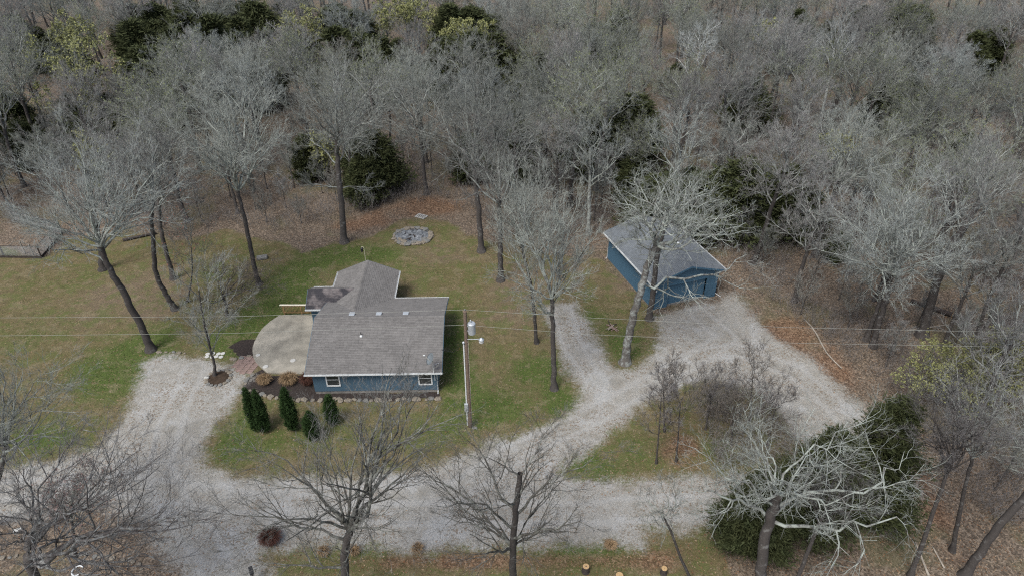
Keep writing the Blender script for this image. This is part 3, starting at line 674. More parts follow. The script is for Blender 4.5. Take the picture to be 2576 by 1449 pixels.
bn = empty('trash_can', tuple(gar.matrix_basis@Vector((GW+.3, .55, 0)))); tag(bn, 'black bin tucked beside the garage corner', 'trash can')
MB().lathe([(.2,0),(.25,.6),(.24,.6),(.19,.04)], 14).build('body', M_BLACK, bn); MB().lathe([(.27,.6),(.27,.64),(.05,.7)], 14).build('lid', M_BLACK, bn)

# ------------------------------------------------------------------ utility pole and its lines
pb = G(1183,1072); pole = empty('utility_pole', pb); tag(pole, 'weathered wooden utility pole with transformer and lamp beside the house', 'utility pole')
MB().lathe([(.17,-.3),(.165,.3),(.12,11.1),(.11,11.2)], 14).build('shaft', M_POLE, pole, smooth=True)
MB().tube([(-.2,-.06,.2),(-.19,-.06,8.3)], .05, 8).build('conduit', M_WHITE, pole)
MB().lathe([(.05,0),(.1,.05),(.1,.16),(.04,.22)], 10, (-.2,-.06,8.3)).build('weather_head', M_METAL, pole, smooth=True)
MB().tube([(.14,-.05,.1),(.125,-.04,8.6)], .022, 6).build('ground_cable', M_CREAM, pole)
tf = MB().lathe([(.26,0),(.27,.02),(.27,.82),(.285,.83),(.285,.88),(.22,.95),(.06,.98)], 20, (.42,0,9.2)).build('transformer', M_METAL, pole, smooth=False)
MB().lathe([(.05,0),(.07,.05),(.045,.1),(.07,.15),(.04,.24)], 10, (.36,.0,10.17)).build('bushing', M_METAL, tf, smooth=True)
MB().box(.1,.2,-.06,.06,9.4,9.5).build('bracket', M_METAL, tf); MB().box(.1,.2,-.06,.06,9.85,9.95).build('bracket', M_METAL, tf)
MB().tube([(.36,0,10.4),(.2,-.1,10.6),(.08,-.08,10.9)], .012, 5).build('jumper_wire', M_BLACK, tf)
la = MB().tube([(.1,-.1,8.75),(.5,-.25,8.88),(.95,-.38,8.98)], .03, 8).build('lamp_arm', M_METAL, pole)
MB().lathe([(.1,-.06),(.19,-.04),(.2,.07),(.09,.13),(.05,.2)], 16, (1.1,-.42,8.93)).build('lamp_head', M_METAL, la, smooth=True)
MB().lathe([(.08,-.26),(.17,-.22),(.185,-.05)], 16, (1.1,-.42,8.93)).build('lamp_refractor', M_WSTONE, la, smooth=True)
MB().box(-.36,-.06,-.24,-.1,1.75,2.6).build('meter_box', M_METAL, pole, bevel=.04)
MB().lathe([(.05,0),(.07,.06),(.05,.12)], 10, (0,0,11.2)).build('insulator', M_STONEG, pole, smooth=True)
for q in ((-.14,0,9.95),): MB().lathe([(.04,-.06),(.06,0),(.04,.06)], 8, q, (1,0,0)).build('insulator', M_STONEG, pole)
lay_stone(None, pb[0]+.35, pb[1]-.2, .35, name='rock'); tag(bpy.data.objects['rock'], 'small pale rock at the foot of the utility pole', 'rock')
M_WIRE = plain('aluminium_wire', (.27,.27,.235), .6, .4, .1)
def line(label, pts, r=.0095):
    pts = [Vector(p) for p in pts]; out = []
    for i in range(len(pts)-1):
        for k in range(6): out.append(pts[i].lerp(pts[i+1], k/6))
    out.append(pts[-1]); me = MB().tube(out, r, 5)
    tag(me.build('power_line', M_WIRE), label, 'power line')
T0 = np.array((pb[0], pb[1], 11.27)); T1 = np.array((pb[0]-.15, pb[1], 9.95))
line('upper power line running from the pole over the house roof', [T0, G(584,796,10.5), G(0,799,10.3), G(-400,797,10.6)])
line('lower power line running from the pole over the house roof', [T1, G(584,838,9.2), G(0,844,9.0), G(-400,842,9.3)])
line('upper power line running from the pole past the garage front', [T0, G(1484,799,10.6), G(1975,823,10.2), G(2576,836,10.2), G(2900,838,10.5)])
line('lower power line running from the pole past the garage front', [T1, G(1484,841,9.3), G(1990,862,9.0), G(2576,873,9.0), G(2900,875,9.3)])
hp = house.matrix_basis @ Vector((10.9, 2.0, 3.2))
line('black service cable hanging between the pole and the house eave', [(pb[0]-.2,pb[1]-.06,8.4), ((pb[0]+hp.x)/2,(pb[1]+hp.y)/2,5.2), tuple(hp)], .014)
bpy.data.objects['power_line.004'].data.materials[0] = M_BLACK

# ------------------------------------------------------------------ fire pit, grate, feeder, pen, stumps, logs
fc = G(1038,596); pit = empty('fire_pit', fc); tag(pit, 'round stone fire pit full of grey ash at the woods edge', 'fire pit')
for k in range(22):
    a = 2*math.pi*k/22+rng.uniform(-.06,.06); lay_stone(pit, 2.1*math.cos(a), 1.85*math.sin(a), rng.uniform(.45,.75), a+1.57, .02)
for k in range(7):
    a = rng.uniform(3.4,5.9); lay_stone(pit, 1.6*math.cos(a), 1.4*math.sin(a), rng.uniform(.4,.6), a+1.57, .06)
n = 22; vs = [(0,0,.16)]; fs = []
for rr in (.5,1.0,1.5,1.95):
    for k in range(n): vs.append((rr*math.cos(2*math.pi*k/n)*1.02, rr*math.sin(2*math.pi*k/n)*.92, .05+.11*(1-rr/2)+rng.uniform(-.06,.06)))
fs = [(0,1+k,1+(k+1)%n) for k in range(n)]+[(1+i*n+k,1+(i+1)*n+k,1+(i+1)*n+(k+1)%n,1+i*n+(k+1)%n) for i in range(3) for k in range(n)]
def ash_mat():
    m, nt, b = newmat('fire_ash', 1.0, .05); f = noise(nt, opos(nt), 2.6, 6.0, .75)
    nt.links.new(ramp(nt, f, [(.3,(.03,.032,.035)),(.47,(.12,.128,.135)),(.6,(.22,.23,.24)),(.75,(.38,.39,.395))]), b.inputs['Base Color']); return m
MB().add(vs, fs).build('ash_bed', ash_mat(), pit)
for k in range(9):
    a = rng.uniform(0,6.28); x, y = rng.uniform(-1.3,1.3), rng.uniform(-.9,1.3); l = rng.uniform(.3,.8)
    MB().tube([(x,y,.2),(x+l*math.cos(a),y+l*math.sin(a),.26)], .05, 6, .03).build('charred_stick', M_DARKWOOD, pit)
gc = G(1060,546); gt = empty('fire_grate', gc, math.radians(-28)); tag(gt, 'pale slatted metal grate lying on leaves behind the fire pit', 'grate')
for x in (-.62,.62): MB().box(x-.03,x+.03,-.42,.42,.05,.1).build('frame_bar', M_WSTONE, gt)
for y in (-.42,.42): MB().box(-.6,.6,y-.03,y+.03,.051,.099).build('frame_bar', M_WSTONE, gt)
for k in range(6): MB().box(-.5+k*.2-.045,-.5+k*.2+.045,-.4,.4,.102,.12).build('slat', M_WSTONE, gt)
for x in (-.6,.6):
    for y in (-.4,.4): MB().box(x-.02,x+.02,y-.02,y+.02,0,.05).build('foot', M_DARKWOOD, gt)
fb = G(921,664); fe = empty('bird_feeder', fb); tag(fe, 'dark hanging bird feeder on a thin pole behind the rear wing', 'bird feeder')
MB().tube([(0,0,0),(0,0,1.9),(-.08,0,2.1),(-.22,0,2.12),(-.24,0,2.0)], .022, 6).build('pole', M_CREAM, fe)
MB().lathe([(.05,1.5),(.13,1.52),(.12,1.85),(.17,1.87),(.03,2.0)], 10, (-.24,0,0)).build('feeder', M_BLACK, fe)
# wire pen
pen = empty('garden_pen', G(105,650)); tag(pen, 'low wire garden pen with wooden posts at the woods edge', 'pen')
p0 = G(105,650); cs = [G(-60,648)-p0, np.zeros(3), G(157,588)-p0, G(40,560)-p0]
for i, c_ in enumerate(cs): MB().box(c_[0]-.05,c_[0]+.05,c_[1]-.05,c_[1]+.05,0,1.5).build('post', M_DARKWOOD, pen)
for u, v in ((85,648),(62,640),(10,648),(130,618)):
    q = G(u,v)-p0; MB().box(q[0]-.06,q[0]+.06,q[1]-.06+.08,q[1]+.06+.08,0,1.55).build('post', M_DEAD if u > 40 else M_DARKWOOD, pen)
for a, b_ in zip(cs[:-1], cs[1:]):
    a, b_ = Vector(a), Vector(b_)
    MB().bar(a+Vector((0,0,.12)), b_+Vector((0,0,.12)), .05, .24).build('base_board', M_DARKWOOD, pen)
    MB().bar(a+Vector((0,0,1.48)), b_+Vector((0,0,1.48)), .04, .05).build('top_rail', M_DARKWOOD, pen)
    mesh = MB(); d = b_-a; k = int(d.length/.13)
    for i in range(k+1): q = a+d*i/k; mesh.bar(q+Vector((0,0,.24)), q+Vector((0,0,1.46)), .014, .014)
    for zz in np.arange(.35,1.45,.13): mesh.bar(a+Vector((0,0,zz)), b_+Vector((0,0,zz)), .014, .014)
    tag(mesh.build('wire_mesh', M_METAL, pen), kind='stuff')
gb = Vector(G(138,630)-p0); 
MB().bar(gb, gb+Vector((1.3,1.2,0)), .06,.06).build('gate_frame', M_DEAD, pen)
def stump(u, v, r, h, label, hollow=False):
    s_ = empty('tree_stump', G(u,v)); tag(s_, label, 'stump', 'fresh cut stumps')
    MB().lathe([(r*1.25,-.05),(r*1.08,.15),(r,h-.03),(r*.96,h)], 16).build('trunk', M_DARKWOOD, s_, smooth=False)
    c_ = MB().lathe([(r*.93,h-.02),(r*.93,h+.012),(r*.9,h+.016)], 16).build('cut_face', M_CUT, s_)
    MB().lathe([(r*.25 if hollow else r*.12,h),(r*.22 if hollow else r*.1,h+.02)], 10).build('heartwood', M_DARKWOOD if hollow else M_WOOD, c_)
stump(1473,1437,.22,.55,'fresh cut stump with a dark hollow heart by the gravel edge', True); stump(1557,1458,.25,.5,'widest fresh cut stump, pale with a solid face'); stump(1669,1441,.2,.5,'narrow tall fresh cut stump in the reddish leaves')
def log(label, a, b_, r, mat, cut=True, name='fallen_log', z=None, sag=0.0):
    a, b_ = G(*a), G(*b_); a[2] = b_[2] = r if z is None else z
    rt = empty(name, (a[0], a[1], 0)); tag(rt, label, 'log')
    pts = [(a+(b_-a)*t-np.array((a[0],a[1],0))+np.array((math.sin(t*7)*sag,math.cos(t*5)*sag-sag,0))) for t in np.linspace(0,1,7)]
    MB().tube(pts, r, 8, r*.7).build('trunk', mat, rt, smooth=True)
    if cut:
        d = Vector(pts[0]-pts[1]).normalized(); MB().lathe([(r*.95,0),(r*.95,.015)], 12, Vector(pts[0]), d).build('cut_face', M_CUT, rt)
log('long pale dead branch lying on leaves beside the gravel', (2022,803), (2112,925), .075, M_DEAD, False, 'fallen_branch', sag=.18)
log('dark sawn log with orange cut end lying in the right hand woods', (2393,797), (2290,760), .24, M_DARKWOOD)
log('grey sawn log pointing to the woods beyond the pale branch', (2425,808), (2340,775), .17, M_LIMB)
log('thin fallen pole crossing the leaves near the sawn logs', (2280,832), (2410,815), .07, M_DEAD, False, 'fallen_branch')
log('fallen pole lying parallel to the power lines in the woods', (2510,803), (2440,800), .07, M_DEAD, False, 'fallen_branch')
log('pale fallen pole between the leaning trunks near the road end', (2335,1449), (2300,1360), .08, M_DEAD, False, 'fallen_branch')
log('slim pale pole lying on leaves by the leaning trunks', (2375,1430), (2345,1375), .06, M_DEAD, False, 'fallen_branch')
log('dark log lying along the woods edge behind the leaning trunks', (310,608), (395,590), .18, M_DARKWOOD, False)
log('thin stick lying on the leaves below the yellow budding bush', (2265,985), (2285,1030), .06, M_DEAD, False, 'fallen_branch')
wp = empty('brush_pile', G(1540,822)); tag(wp, 'small heap of sticks and split wood on grass by the garage oak', 'wood pile')
for k in range(14):
    a = rng.uniform(0,6.28); x, y = rng.uniform(-.3,.3), rng.uniform(-.5,.5); l = rng.uniform(.3,.55); zz = rng.uniform(.05,.3)
    MB().tube([(x-l*math.cos(a),y-l*math.sin(a),zz),(x+l*math.cos(a),y+l*math.sin(a),zz+rng.uniform(-.03,.06))], .04, 6, .03).build('stick', rng.choice([M_DEAD,M_DARKWOOD,M_PAVER]), wp)
tag(MB().box(-.25,.25,-.16,.16,0,.22).build('white_block', M_WSTONE, None, tuple(G(47,1337)), .5, bevel=.02), 'small white block on the planting bed under the sprawling tree', 'block')
tag(MB().tube([(.3*math.cos(t)*1.1,.35*math.sin(t),.06) for t in np.linspace(.8,5.4,12)], .05, 8).build('garden_hose', M_WHITE, None, tuple(G(196,1436))), 'curled white hose lying in the planting bed', 'hose')
mbx = empty('mailbox', G(641,1462), .5); tag(mbx, 'black mailbox top at the edge of the gravel drive', 'mailbox')
MB().box(-.05,.05,-.05,.05,0,1.0).build('post', M_DARKWOOD, mbx); MB().prism([(-.12,-.28),(.12,-.28),(.12,.28),(-.12,.28)],1.0,1.25).build('box', M_BLACK, mbx, bevel=.05)
tag(MB().box(-.55,.55,-.35,.35,0,.28).build('stone_block', M_STONEG, None, tuple(G(660,651)), .3, bevel=.06), 'pale stone block beside the tree behind the crooked tree', 'stone block')
# ------------------------------------------------------------------ trees
def unit(a): return a/np.maximum(np.linalg.norm(a, axis=-1, keepdims=True), 1e-9)
def frames(d):
    ref = np.where(np.abs(d[...,2:3]) < 0.9, np.array((0,0,1.0)), np.array((1.0,0,0)))
    a = unit(np.cross(d, ref)); return a, np.cross(a, d)
def grow(rng, P, Dr, L, R, K, wob, up, taper=0.35):
    N = len(P); pts = np.empty((N, K+1, 3)); pts[:,0] = P; d = Dr.copy()
    for k in range(K):
        d = unit(d+wob*rng.normal(size=(N,3))+np.array((0,0,up))); pts[:,k+1] = pts[:,k]+d*(L/K)[:,None]
    return pts, R[:,None]*np.linspace(1, taper, K+1)[None]
def spawn(rng, pts, rad, L, n, t0, t1, a0, a1, ratio, rr):
    N, K1 = pts.shape[:2]; K = K1-1
    t = (t0+(t1-t0)*((np.arange(n)[None]+rng.random((N,n)))/n)).ravel(); b = np.repeat(np.arange(N), n)
    f = t*K; i = np.minimum(f.astype(int), K-1); f = f-i
    P = pts[b,i]*(1-f)[:,None]+pts[b,i+1]*f[:,None]; T = unit(pts[b,i+1]-pts[b,i])
    r = rad[b,i]*(1-f)+rad[b,i+1]*f
    A, B = frames(T); ph = rng.random(len(b))*2*np.pi; an = np.radians(a0+(a1-a0)*rng.random(len(b)))
    Dr = T*np.cos(an)[:,None]+(A*np.cos(ph)[:,None]+B*np.sin(ph)[:,None])*np.sin(an)[:,None]
    Ln = L[b]*ratio*(1.2-0.65*t)*(0.65+0.7*rng.random(len(b)))
    return P, Dr, Ln, r*rr
class Acc:
    def __init__(s): s.v = []; s.q = {}; s.n = 0
    def tubes(s, pts, rad, sides, mi, close=True):
        N, K1 = pts.shape[:2]; d = unit(np.gradient(pts, axis=1)); a, b = frames(d)
        ang = np.arange(sides)*2*np.pi/sides
        vv = pts[:,:,None]+rad[:,:,None,None]*(a[:,:,None]*np.cos(ang)[None,None,:,None]+b[:,:,None]*np.sin(ang)[None,None,:,None])
        idx = s.n+np.arange(N*K1*sides).reshape(N, K1, sides); nx = np.roll(idx, -1, 2)
        f = np.stack([idx[:,:-1], nx[:,:-1], nx[:,1:], idx[:,1:]], -1).reshape(-1, 4)
        s.v.append(vv.reshape(-1,3)); s.n += N*K1*sides; s.q.setdefault((mi,4), []).append(f)
    def cones(s, P, Q, r, mi):
        N = len(P); d = unit(Q-P); a, b = frames(d); ang = np.arange(3)*2*np.pi/3
        vv = P[:,None]+r[:,None,None]*(a[:,None]*np.cos(ang)[None,:,None]+b[:,None]*np.sin(ang)[None,:,None])
        vv = np.concatenate([vv, Q[:,None]], 1); idx = s.n+np.arange(N*4).reshape(N,4)
        f = np.concatenate([idx[:,[0,1,3]], idx[:,[1,2,3]], idx[:,[2,0,3]]])
        s.v.append(vv.reshape(-1,3)); s.n += N*4; s.q.setdefault((mi,3), []).append(f)
    def tris(s, C, size, rng, mi, flat=None):
        N = len(C); a = unit(rng.normal(size=(N,3)))
        if flat is not None: a = unit(a+flat)
        b = unit(np.cross(a, rng.normal(size=(N,3)))); sz = size*(0.6+0.8*rng.random(N))[:,None]
        vv = np.stack([C-b*sz*.5, C+a*sz, C+b*sz*.5], 1); idx = s.n+np.arange(N*3).reshape(N,3)
        s.v.append(vv.reshape(-1,3)); s.n += N*3; s.q.setdefault((mi,3), []).append(idx)
    def mesh(s, name, mats, smooth=True):
        return mesh_np(name, np.concatenate(s.v), [(np.concatenate(f), k[0]) for k, f in s.q.items()], mats, smooth)
NTRI = [0]
def tree_meshes(seed, trunk, r0, r1, cc, cr, n1=11, n2=8, n3=6, n4=5, n5=5, wob=0.12, up=0.06, gnarl=0.06, limb_m=None, twig_m=None, zmin=-0.35, tw=0.0088, fork=0.0, lr=0.45, rise=0.9, bud=0, bud_m=None, bud_size=.12, droop=0.0, extra=None, trunk_m=None, l2=.46, l3=.55, l4=.6, twl=.75, ang=(20,48)):
    """trunk: list of points from the base; cc, cr: centre and radii of the crown"""
    rng = np.random.default_rng(seed)
    trunk = np.array(trunk, float); cc, cr = np.array(cc, float), np.array(cr, float)
    # smooth trunk line
    tt = np.linspace(0, len(trunk)-1, 4*(len(trunk)-1)+3)
    tp = np.stack([np.interp(tt, np.arange(len(trunk)), trunk[:,k]) for k in range(3)], 1)
    for _ in range(2): tp[1:-1] = (tp[:-2]+2*tp[1:-1]+tp[2:])/4
    tp[1:-1] += rng.normal(size=tp[1:-1].shape)*r0*0.12*np.array((1,1,.2))
    s = np.linspace(0, 1, len(tp)); rad = r0+(r1-r0)*s; hgt = np.maximum(tp[:,2]-tp[0,2], 0)
    rad = rad*(1+0.75*np.exp(-hgt/0.28)); tp[0,2] -= 0.08
    A = Acc(); A.tubes(tp[None], rad[None], 10, 0); tr_me = A.mesh('trunk', [trunk_m or M_TRUNK])
    # limbs
    i = np.arange(n1); z = zmin+(1-zmin)*((i+0.5)/n1); z = np.clip(z+rng.uniform(-.08,.08,n1), -1, 1); az = i*2.39996+rng.uniform(-.35,.35,n1)+seed
    h = np.sqrt(np.maximum(1-z*z, 0)); dr = np.stack([h*np.cos(az), h*np.sin(az), z], 1)
    tg = cc+dr*cr*(0.72+0.28*rng.random(n1))[:,None]
    if extra is not None: tg = np.concatenate([tg, np.array(extra, float)])
    n1 = len(tg)
    top, zf = tp[-1], tp[0,2]+fork*(tp[-1,2]-tp[0,2])
    hd = np.hypot(tg[:,0]-top[0], tg[:,1]-top[1]); zs = np.clip(tg[:,2]-rise*hd-.5, zf, top[2]-0.05)
    st = np.stack([np.interp(zs, tp[:,2], tp[:,k]) for k in range(3)], 1); st[:,2] = zs
    K = 9; t = np.linspace(0, 1, K+1)[None,:,None]; d = tg-st; Ld = np.linalg.norm(d, axis=1)
    ct = st+d*0.45+np.array((0,0,1))*(0.10*Ld*rng.uniform(-.6,1.3,n1))[:,None]+rng.normal(size=(n1,3))*(0.05*Ld)[:,None]
    P = (1-t)**2*st[:,None]+2*t*(1-t)*ct[:,None]+t*t*tg[:,None]
    w_ = np.cumsum(rng.normal(size=(n1,K+1,3)), 1); w_ -= w_[:,:1]; w_ -= t*w_[:,-1:]
    P = P+w_*(gnarl*Ld/3)[:,None,None]
    rl = np.minimum(r1*0.8, 0.0125*Ld+0.014)*rng.uniform(.75,1.15,n1)*(lr/.45); R = rl[:,None]*np.linspace(1, .1, K+1)[None]
    B = Acc(); B.tubes(P, R, 6, 0)
    a = spawn(rng, P, R, Ld, n2, .2, 1.0, ang[0]+4, ang[1]+8, l2, .66); p2, q2 = grow(rng, a[0], a[1], a[2], np.maximum(a[3], .014), 5, wob, up); B.tubes(p2, q2, 5 if r0 > .2 else 4, 0)
    a = spawn(rng, p2, q2, a[2], n3, .15, 1.0, ang[0], ang[1]+5, l3, .7); p3, q3 = grow(rng, a[0], a[1], a[2], np.maximum(a[3], tw*1.15), 3, wob*1.2, up-droop); B.tubes(p3, q3, 3, 0)
    a = spawn(rng, p3, q3, a[2], n4, .12, 1.0, ang[0], ang[1], l4, .8); L4_ = np.maximum(a[2], .25); p4, q4 = grow(rng, a[0], a[1], L4_, np.maximum(a[3]*.75, tw*.85), 2, wob*1.3, up-droop, .6); B.tubes(p4, q4, 3, 0)
    a = spawn(rng, p4, q4, L4_, n5, .05, 1.0, ang[0]-3, ang[1], twl, .9); L5 = np.maximum(a[2], .18); Q = a[0]+unit(a[1]+np.array((0,0,up-droop)))*L5[:,None]
    B.cones(a[0], Q, np.full(len(Q), tw*.8), 1)
    cr_me = B.mesh('crown', [limb_m or M_LIMB, twig_m or M_TW_GREY])
    bd_me = None
    if bud:
        k = rng.random(len(Q)) < bud; C = np.concatenate([Q[k], (a[0]*.4+Q*.6)[k]]); C = C+rng.normal(size=C.shape)*.06
        L_ = Acc(); L_.tris(C, bud_size, rng, 0); bd_me = L_.mesh('foliage', [bud_m or M_BUD], False)
    NTRI[0] += sum(sum(len(p.vertices)-2 for p in m.polygons) for m in (tr_me, cr_me, bd_me) if m) if False else 0
    return tr_me, cr_me, bd_me
def put_tree(name, label, cat, meshes, loc, group=None):
    e = empty(name, loc); tag(e, label, cat, group)
    for nm, me in zip(('trunk', 'crown', 'foliage'), meshes):
        if me: link(nm, me, e)
    return e
def hero(label, base, tpx, bbox, r0, r1, seed, name='bare_tree', cat='tree', dy=0.0, ryk=1.0, extra_px=None, base_w=None, **kw):
    b = G(*base) if base_w is None else np.array(base_w, float); y0 = b[1]
    pts = [np.zeros(3)]
    n = len(tpx)
    for k, (u, v) in enumerate(tpx): pts.append(V(u, v, y0+dy*(k+1)/max(n,1))-b)
    u0, u1, v0, v1 = bbox; yc = y0+dy; c = V((u0+u1)/2, (v0+v1)/2, yc); k = ppm(c)
    rx = (u1-u0)/2/k; hp = (v1-v0)/2/k; ang = math.atan2(H-c[2], c[1]); ry = min(rx*ryk, hp/math.sin(ang)*.8)
    rz = math.sqrt(max(hp**2-(ry*math.sin(ang))**2, (.45*hp)**2))/math.cos(ang)
    ex = None
    if extra_px: ex = [V(u, v, y0+dy+o)-b for u, v, o in extra_px]
    me = tree_meshes(seed, pts, r0, r1, c-b, (rx, ry, rz), extra=ex, **kw)
    return put_tree(name, label, cat, me, b)
LITE = dict(n1=10, n2=7, n3=5, n4=4, n5=3)
# left of the house
hero('leaning bare tree with pale lichen crown at the gravel corner', (380,880), [(360,830),(335,780),(305,725),(278,680),(262,650),(255,620)], (10,440,330,640), .34, .2, 11, n1=13, n2=8, n3=6, n4=4, n5=3, limb_m=M_LICHEN, twig_m=M_TW_PALE, fork=.55, extra_px=[(60,560,0),(150,520,2),(420,500,1)], rise=.6)
hero('bare tree with crooked dark trunk nearest the red budded branches', (440,778), [(420,745),(400,710),(388,670),(386,620),(380,560),(385,500)], (300,470,270,540), .26, .16, 12, limb_m=M_LIMB, twig_m=M_TW_LAV, fork=.6, **LITE)
hero('bare tree with straight leaning trunk behind the crooked dark trunk', (436,702), [(425,660),(410,610),(402,560),(398,500),(400,450)], (330,520,250,500), .24, .14, 13, twig_m=M_TW_GREY, fork=.6, **LITE)
hero('stout bare tree standing behind the leaning lichen tree', (260,678), [(255,640),(245,590),(235,530),(225,470)], (90,330,260,500), .34, .18, 14, twig_m=M_TW_LAV, fork=.6, **LITE)
hero('slender bare tree inside the stone ring in the gravel', (541,945), [(540,920),(530,880),(518,835),(507,780),(500,730)], (420,640,610,905), .13, .05, 15, n1=14, n2=6, n3=5, n4=4, n5=3, twig_m=M_TW_GREY, limb_m=M_LIMB, fork=.25, up=.12, rise=1.3, tw=.0075, zmin=-.6)
hero('thin young tree with reddish buds behind the slender ringed tree', (470,760), [(480,720),(485,670),(480,620)], (410,560,480,740), .09, .04, 16, name='young_tree', n1=9, n2=5, n3=5, n4=4, n5=3, twig_m=M_TW_BROWN, fork=.2, up=.12, rise=1.2, tw=.0075, bud=.06, bud_m=leaf_mat('red_bud', (.36,.14,.10), (.42,.2,.14)), bud_size=.09)
hero('bare tree with wide pale fan crown at the lawn edge', (652,716), [(640,670),(630,625),(618,560),(605,510),(598,480)], (440,745,170,490), .24, .15, 17, n1=12, n2=8, n3=6, n4=4, n5=3, limb_m=M_LICHEN, twig_m=M_TW_GREY, fork=.7, rise=.7)
hero('small crooked dark tree with forked trunk on the green lawn', (572,795), [(568,765),(560,745)], (480,720,620,800), .14, .10, 18, n1=7, n2=6, n3=5, n4=4, n5=3, twig_m=M_TW_BROWN, limb_m=M_TRUNK, fork=.5, rise=.5, tw=.0075, extra_px=[(690,645,1),(530,660,0)], gnarl=.1)
hero('tall straight bare oak left of the fire pit', (866,610), [(862,560),(858,500),(852,440),(848,390),(846,350)], (700,1000,115,430), .36, .2, 19, n1=14, n2=8, n3=6, n4=4, n5=3, twig_m=M_TW_GREY, fork=.55, rise=.8, extra_px=[(760,470,0),(950,470,1)])
hero('dark trunked bare oak right of the fire pit', (1211,633), [(1208,580),(1203,520),(1198,470),(1195,420)], (1020,1370,130,500), .33, .2, 20, n1=14, n2=8, n3=6, n4=4, n5=3, twig_m=M_TW_GREY, fork=.5, rise=.7)
hero('pale trunked bare tree in front of the dark oak by the fire pit', (1259,706), [(1259,650),(1258,590),(1256,540),(1255,490)], (1110,1400,260,560), .3, .16, 21, twig_m=M_TW_LAV, fork=.6, **LITE)
hero('thin bare tree behind the forked tree at the gravel spur', (1350,862), [(1345,800),(1340,740),(1325,670),(1310,620)], (1240,1420,380,700), .17, .09, 22, limb_m=M_LICHEN, twig_m=M_TW_GREY, fork=.45, up=.1, rise=1.1, **LITE)
hero('tall forked bare tree standing at the gravel spur corner', (1394,978), [(1393,920),(1392,860),(1390,800),(1388,750)], (1240,1510,440,780), .24, .15, 23, n1=12, n2=8, n3=6, n4=4, n5=3, limb_m=M_LICHEN, twig_m=M_TW_GREY, fork=.5, up=.1, rise=1.2, zmin=-.6)
hero('gnarled lichen covered oak standing before the garage', (1572,912), [(1578,860),(1592,800),(1608,740),(1622,690),(1640,645),(1650,615)], (1485,1900,395,660), .37, .22, 24, n1=14, n2=7, n3=5, n4=4, n5=2, zmin=-.1, limb_m=M_LICHEN, twig_m=M_TW_GREY, fork=.62, gnarl=.14, wob=.26, rise=.4, lr=.6, ang=(26,58), extra_px=[(1880,640,2),(1560,600,-1)], trunk_m=bark_mat('oak_bark', (.11,.10,.09), (.27,.28,.26), .5))
hero('second gnarled oak trunk rising against the garage wall', (1633,803), [(1640,750),(1648,690),(1655,630),(1668,580),(1690,545)], (1560,1860,400,570), .28, .17, 25, n1=7, n2=6, n3=5, n4=3, n5=2, limb_m=M_LICHEN, twig_m=M_TW_GREY, fork=.7, gnarl=.13, wob=.25, rise=.5, lr=.6, ang=(26,58))
# right woods edge
hero('bare tree with fine pale spreading crown right of the gravel loop', (2196,872), [(2205,830),(2222,780),(2235,730),(2240,690)], (2050,2440,420,730), .27, .18, 26, n1=15, n2=8, n3=6, n4=4, n5=3, limb_m=M_LICHEN, twig_m=M_TW_PALE, fork=.6, rise=.6)
hero('stout bare oak leaning away behind the spreading pale tree', (2318,845), [(2350,740),(2380,640),(2425,570),(2470,500)], (2330,2620,330,560), .4, .24, 27, twig_m=M_TW_LAV, fork=.6, **LITE)
hero('slim leaning bare tree beside the sawn logs', (2370,880), [(2400,800),(2430,740),(2450,680)], (2340,2560,560,760), .18, .1, 28, twig_m=M_TW_GREY, fork=.45, **LITE)
hero('bare tree leaning over the leaves at the woods corner', (2440,900), [(2470,800),(2500,720),(2540,640)], (2420,2660,480,720), .18, .1, 29, twig_m=M_TW_LAV, fork=.5, **LITE)
# foreground
B17 = V(868,1449,29.0); 
hero('wide spreading bare tree before the house with several dark limbs', (868,1530), [(867,1449),(868,1380),(880,1330)], (500,1190,1000,1450), .27, .2, 30, n1=12, n2=6, n3=5, n4=4, n5=3, limb_m=bark_mat('green_grey_bark', (.085,.08,.07), (.20,.205,.18), .5), twig_m=M_TW_DARK, fork=.55, rise=.55, up=.07, tw=.0068, extra_px=[(985,925,2),(1010,1000,0),(930,1030,3),(1060,985,1),(640,1405,-1)], zmin=-.5)
hero('upright bare tree with a sawn side limb beside the lower gravel road', (1292,1535), [(1292,1449),(1290,1370),(1297,1290),(1308,1190)], (1010,1550,1000,1450), .25, .13, 31, n1=13, n2=6, n3=5, n4=4, n5=3, limb_m=bark_mat('dark_olive_bark', (.075,.07,.06), (.19,.195,.17), .45), twig_m=M_TW_DARK, fork=.5, rise=.9, up=.1, tw=.0068, zmin=-.6, extra_px=[(1385,1310,1),(1110,1290,0)])
hero('gnarled lichen oak sprawling over dark cedars at the road bend', (1908,1500), [(1915,1420),(1925,1340),(1945,1280),(1960,1240)], (1690,2310,980,1400), .34, .24, 32, n1=16, n2=7, n3=5, n4=4, n5=2, limb_m=M_LICHEN, twig_m=M_TW_GREY, fork=.55, gnarl=.14, wob=.26, rise=.5, lr=.48, tw=.0068, ang=(26,58))
hero('sprawling dark bare tree over the planting bed beside the drive', (120,1560), [(100,1470),(60,1390),(100,1310)], (-120,570,1030,1500), .3, .2, 33, n1=15, n2=7, n3=5, n4=4, n5=3, limb_m=bark_mat('sprawl_bark', (.095,.085,.08), (.23,.235,.225), .5), twig_m=M_TW_DARK, fork=.6, gnarl=.07, wob=.15, rise=.7, lr=.4, tw=.0075, up=.1, extra_px=[(520,1390,1),(440,1250,3),(470,1310,0)])
hero('upright bare tree at the lawn edge beyond the sprawling tree', (-40,1330), [(-20,1260),(0,1190),(15,1120)], (-90,190,880,1160), .2, .12, 34, n1=10, n2=7, n3=5, n4=5, n5=3, twig_m=M_TW_GREY, limb_m=M_LICHEN, fork=.4, rise=1.0, up=.08, tw=.0075)
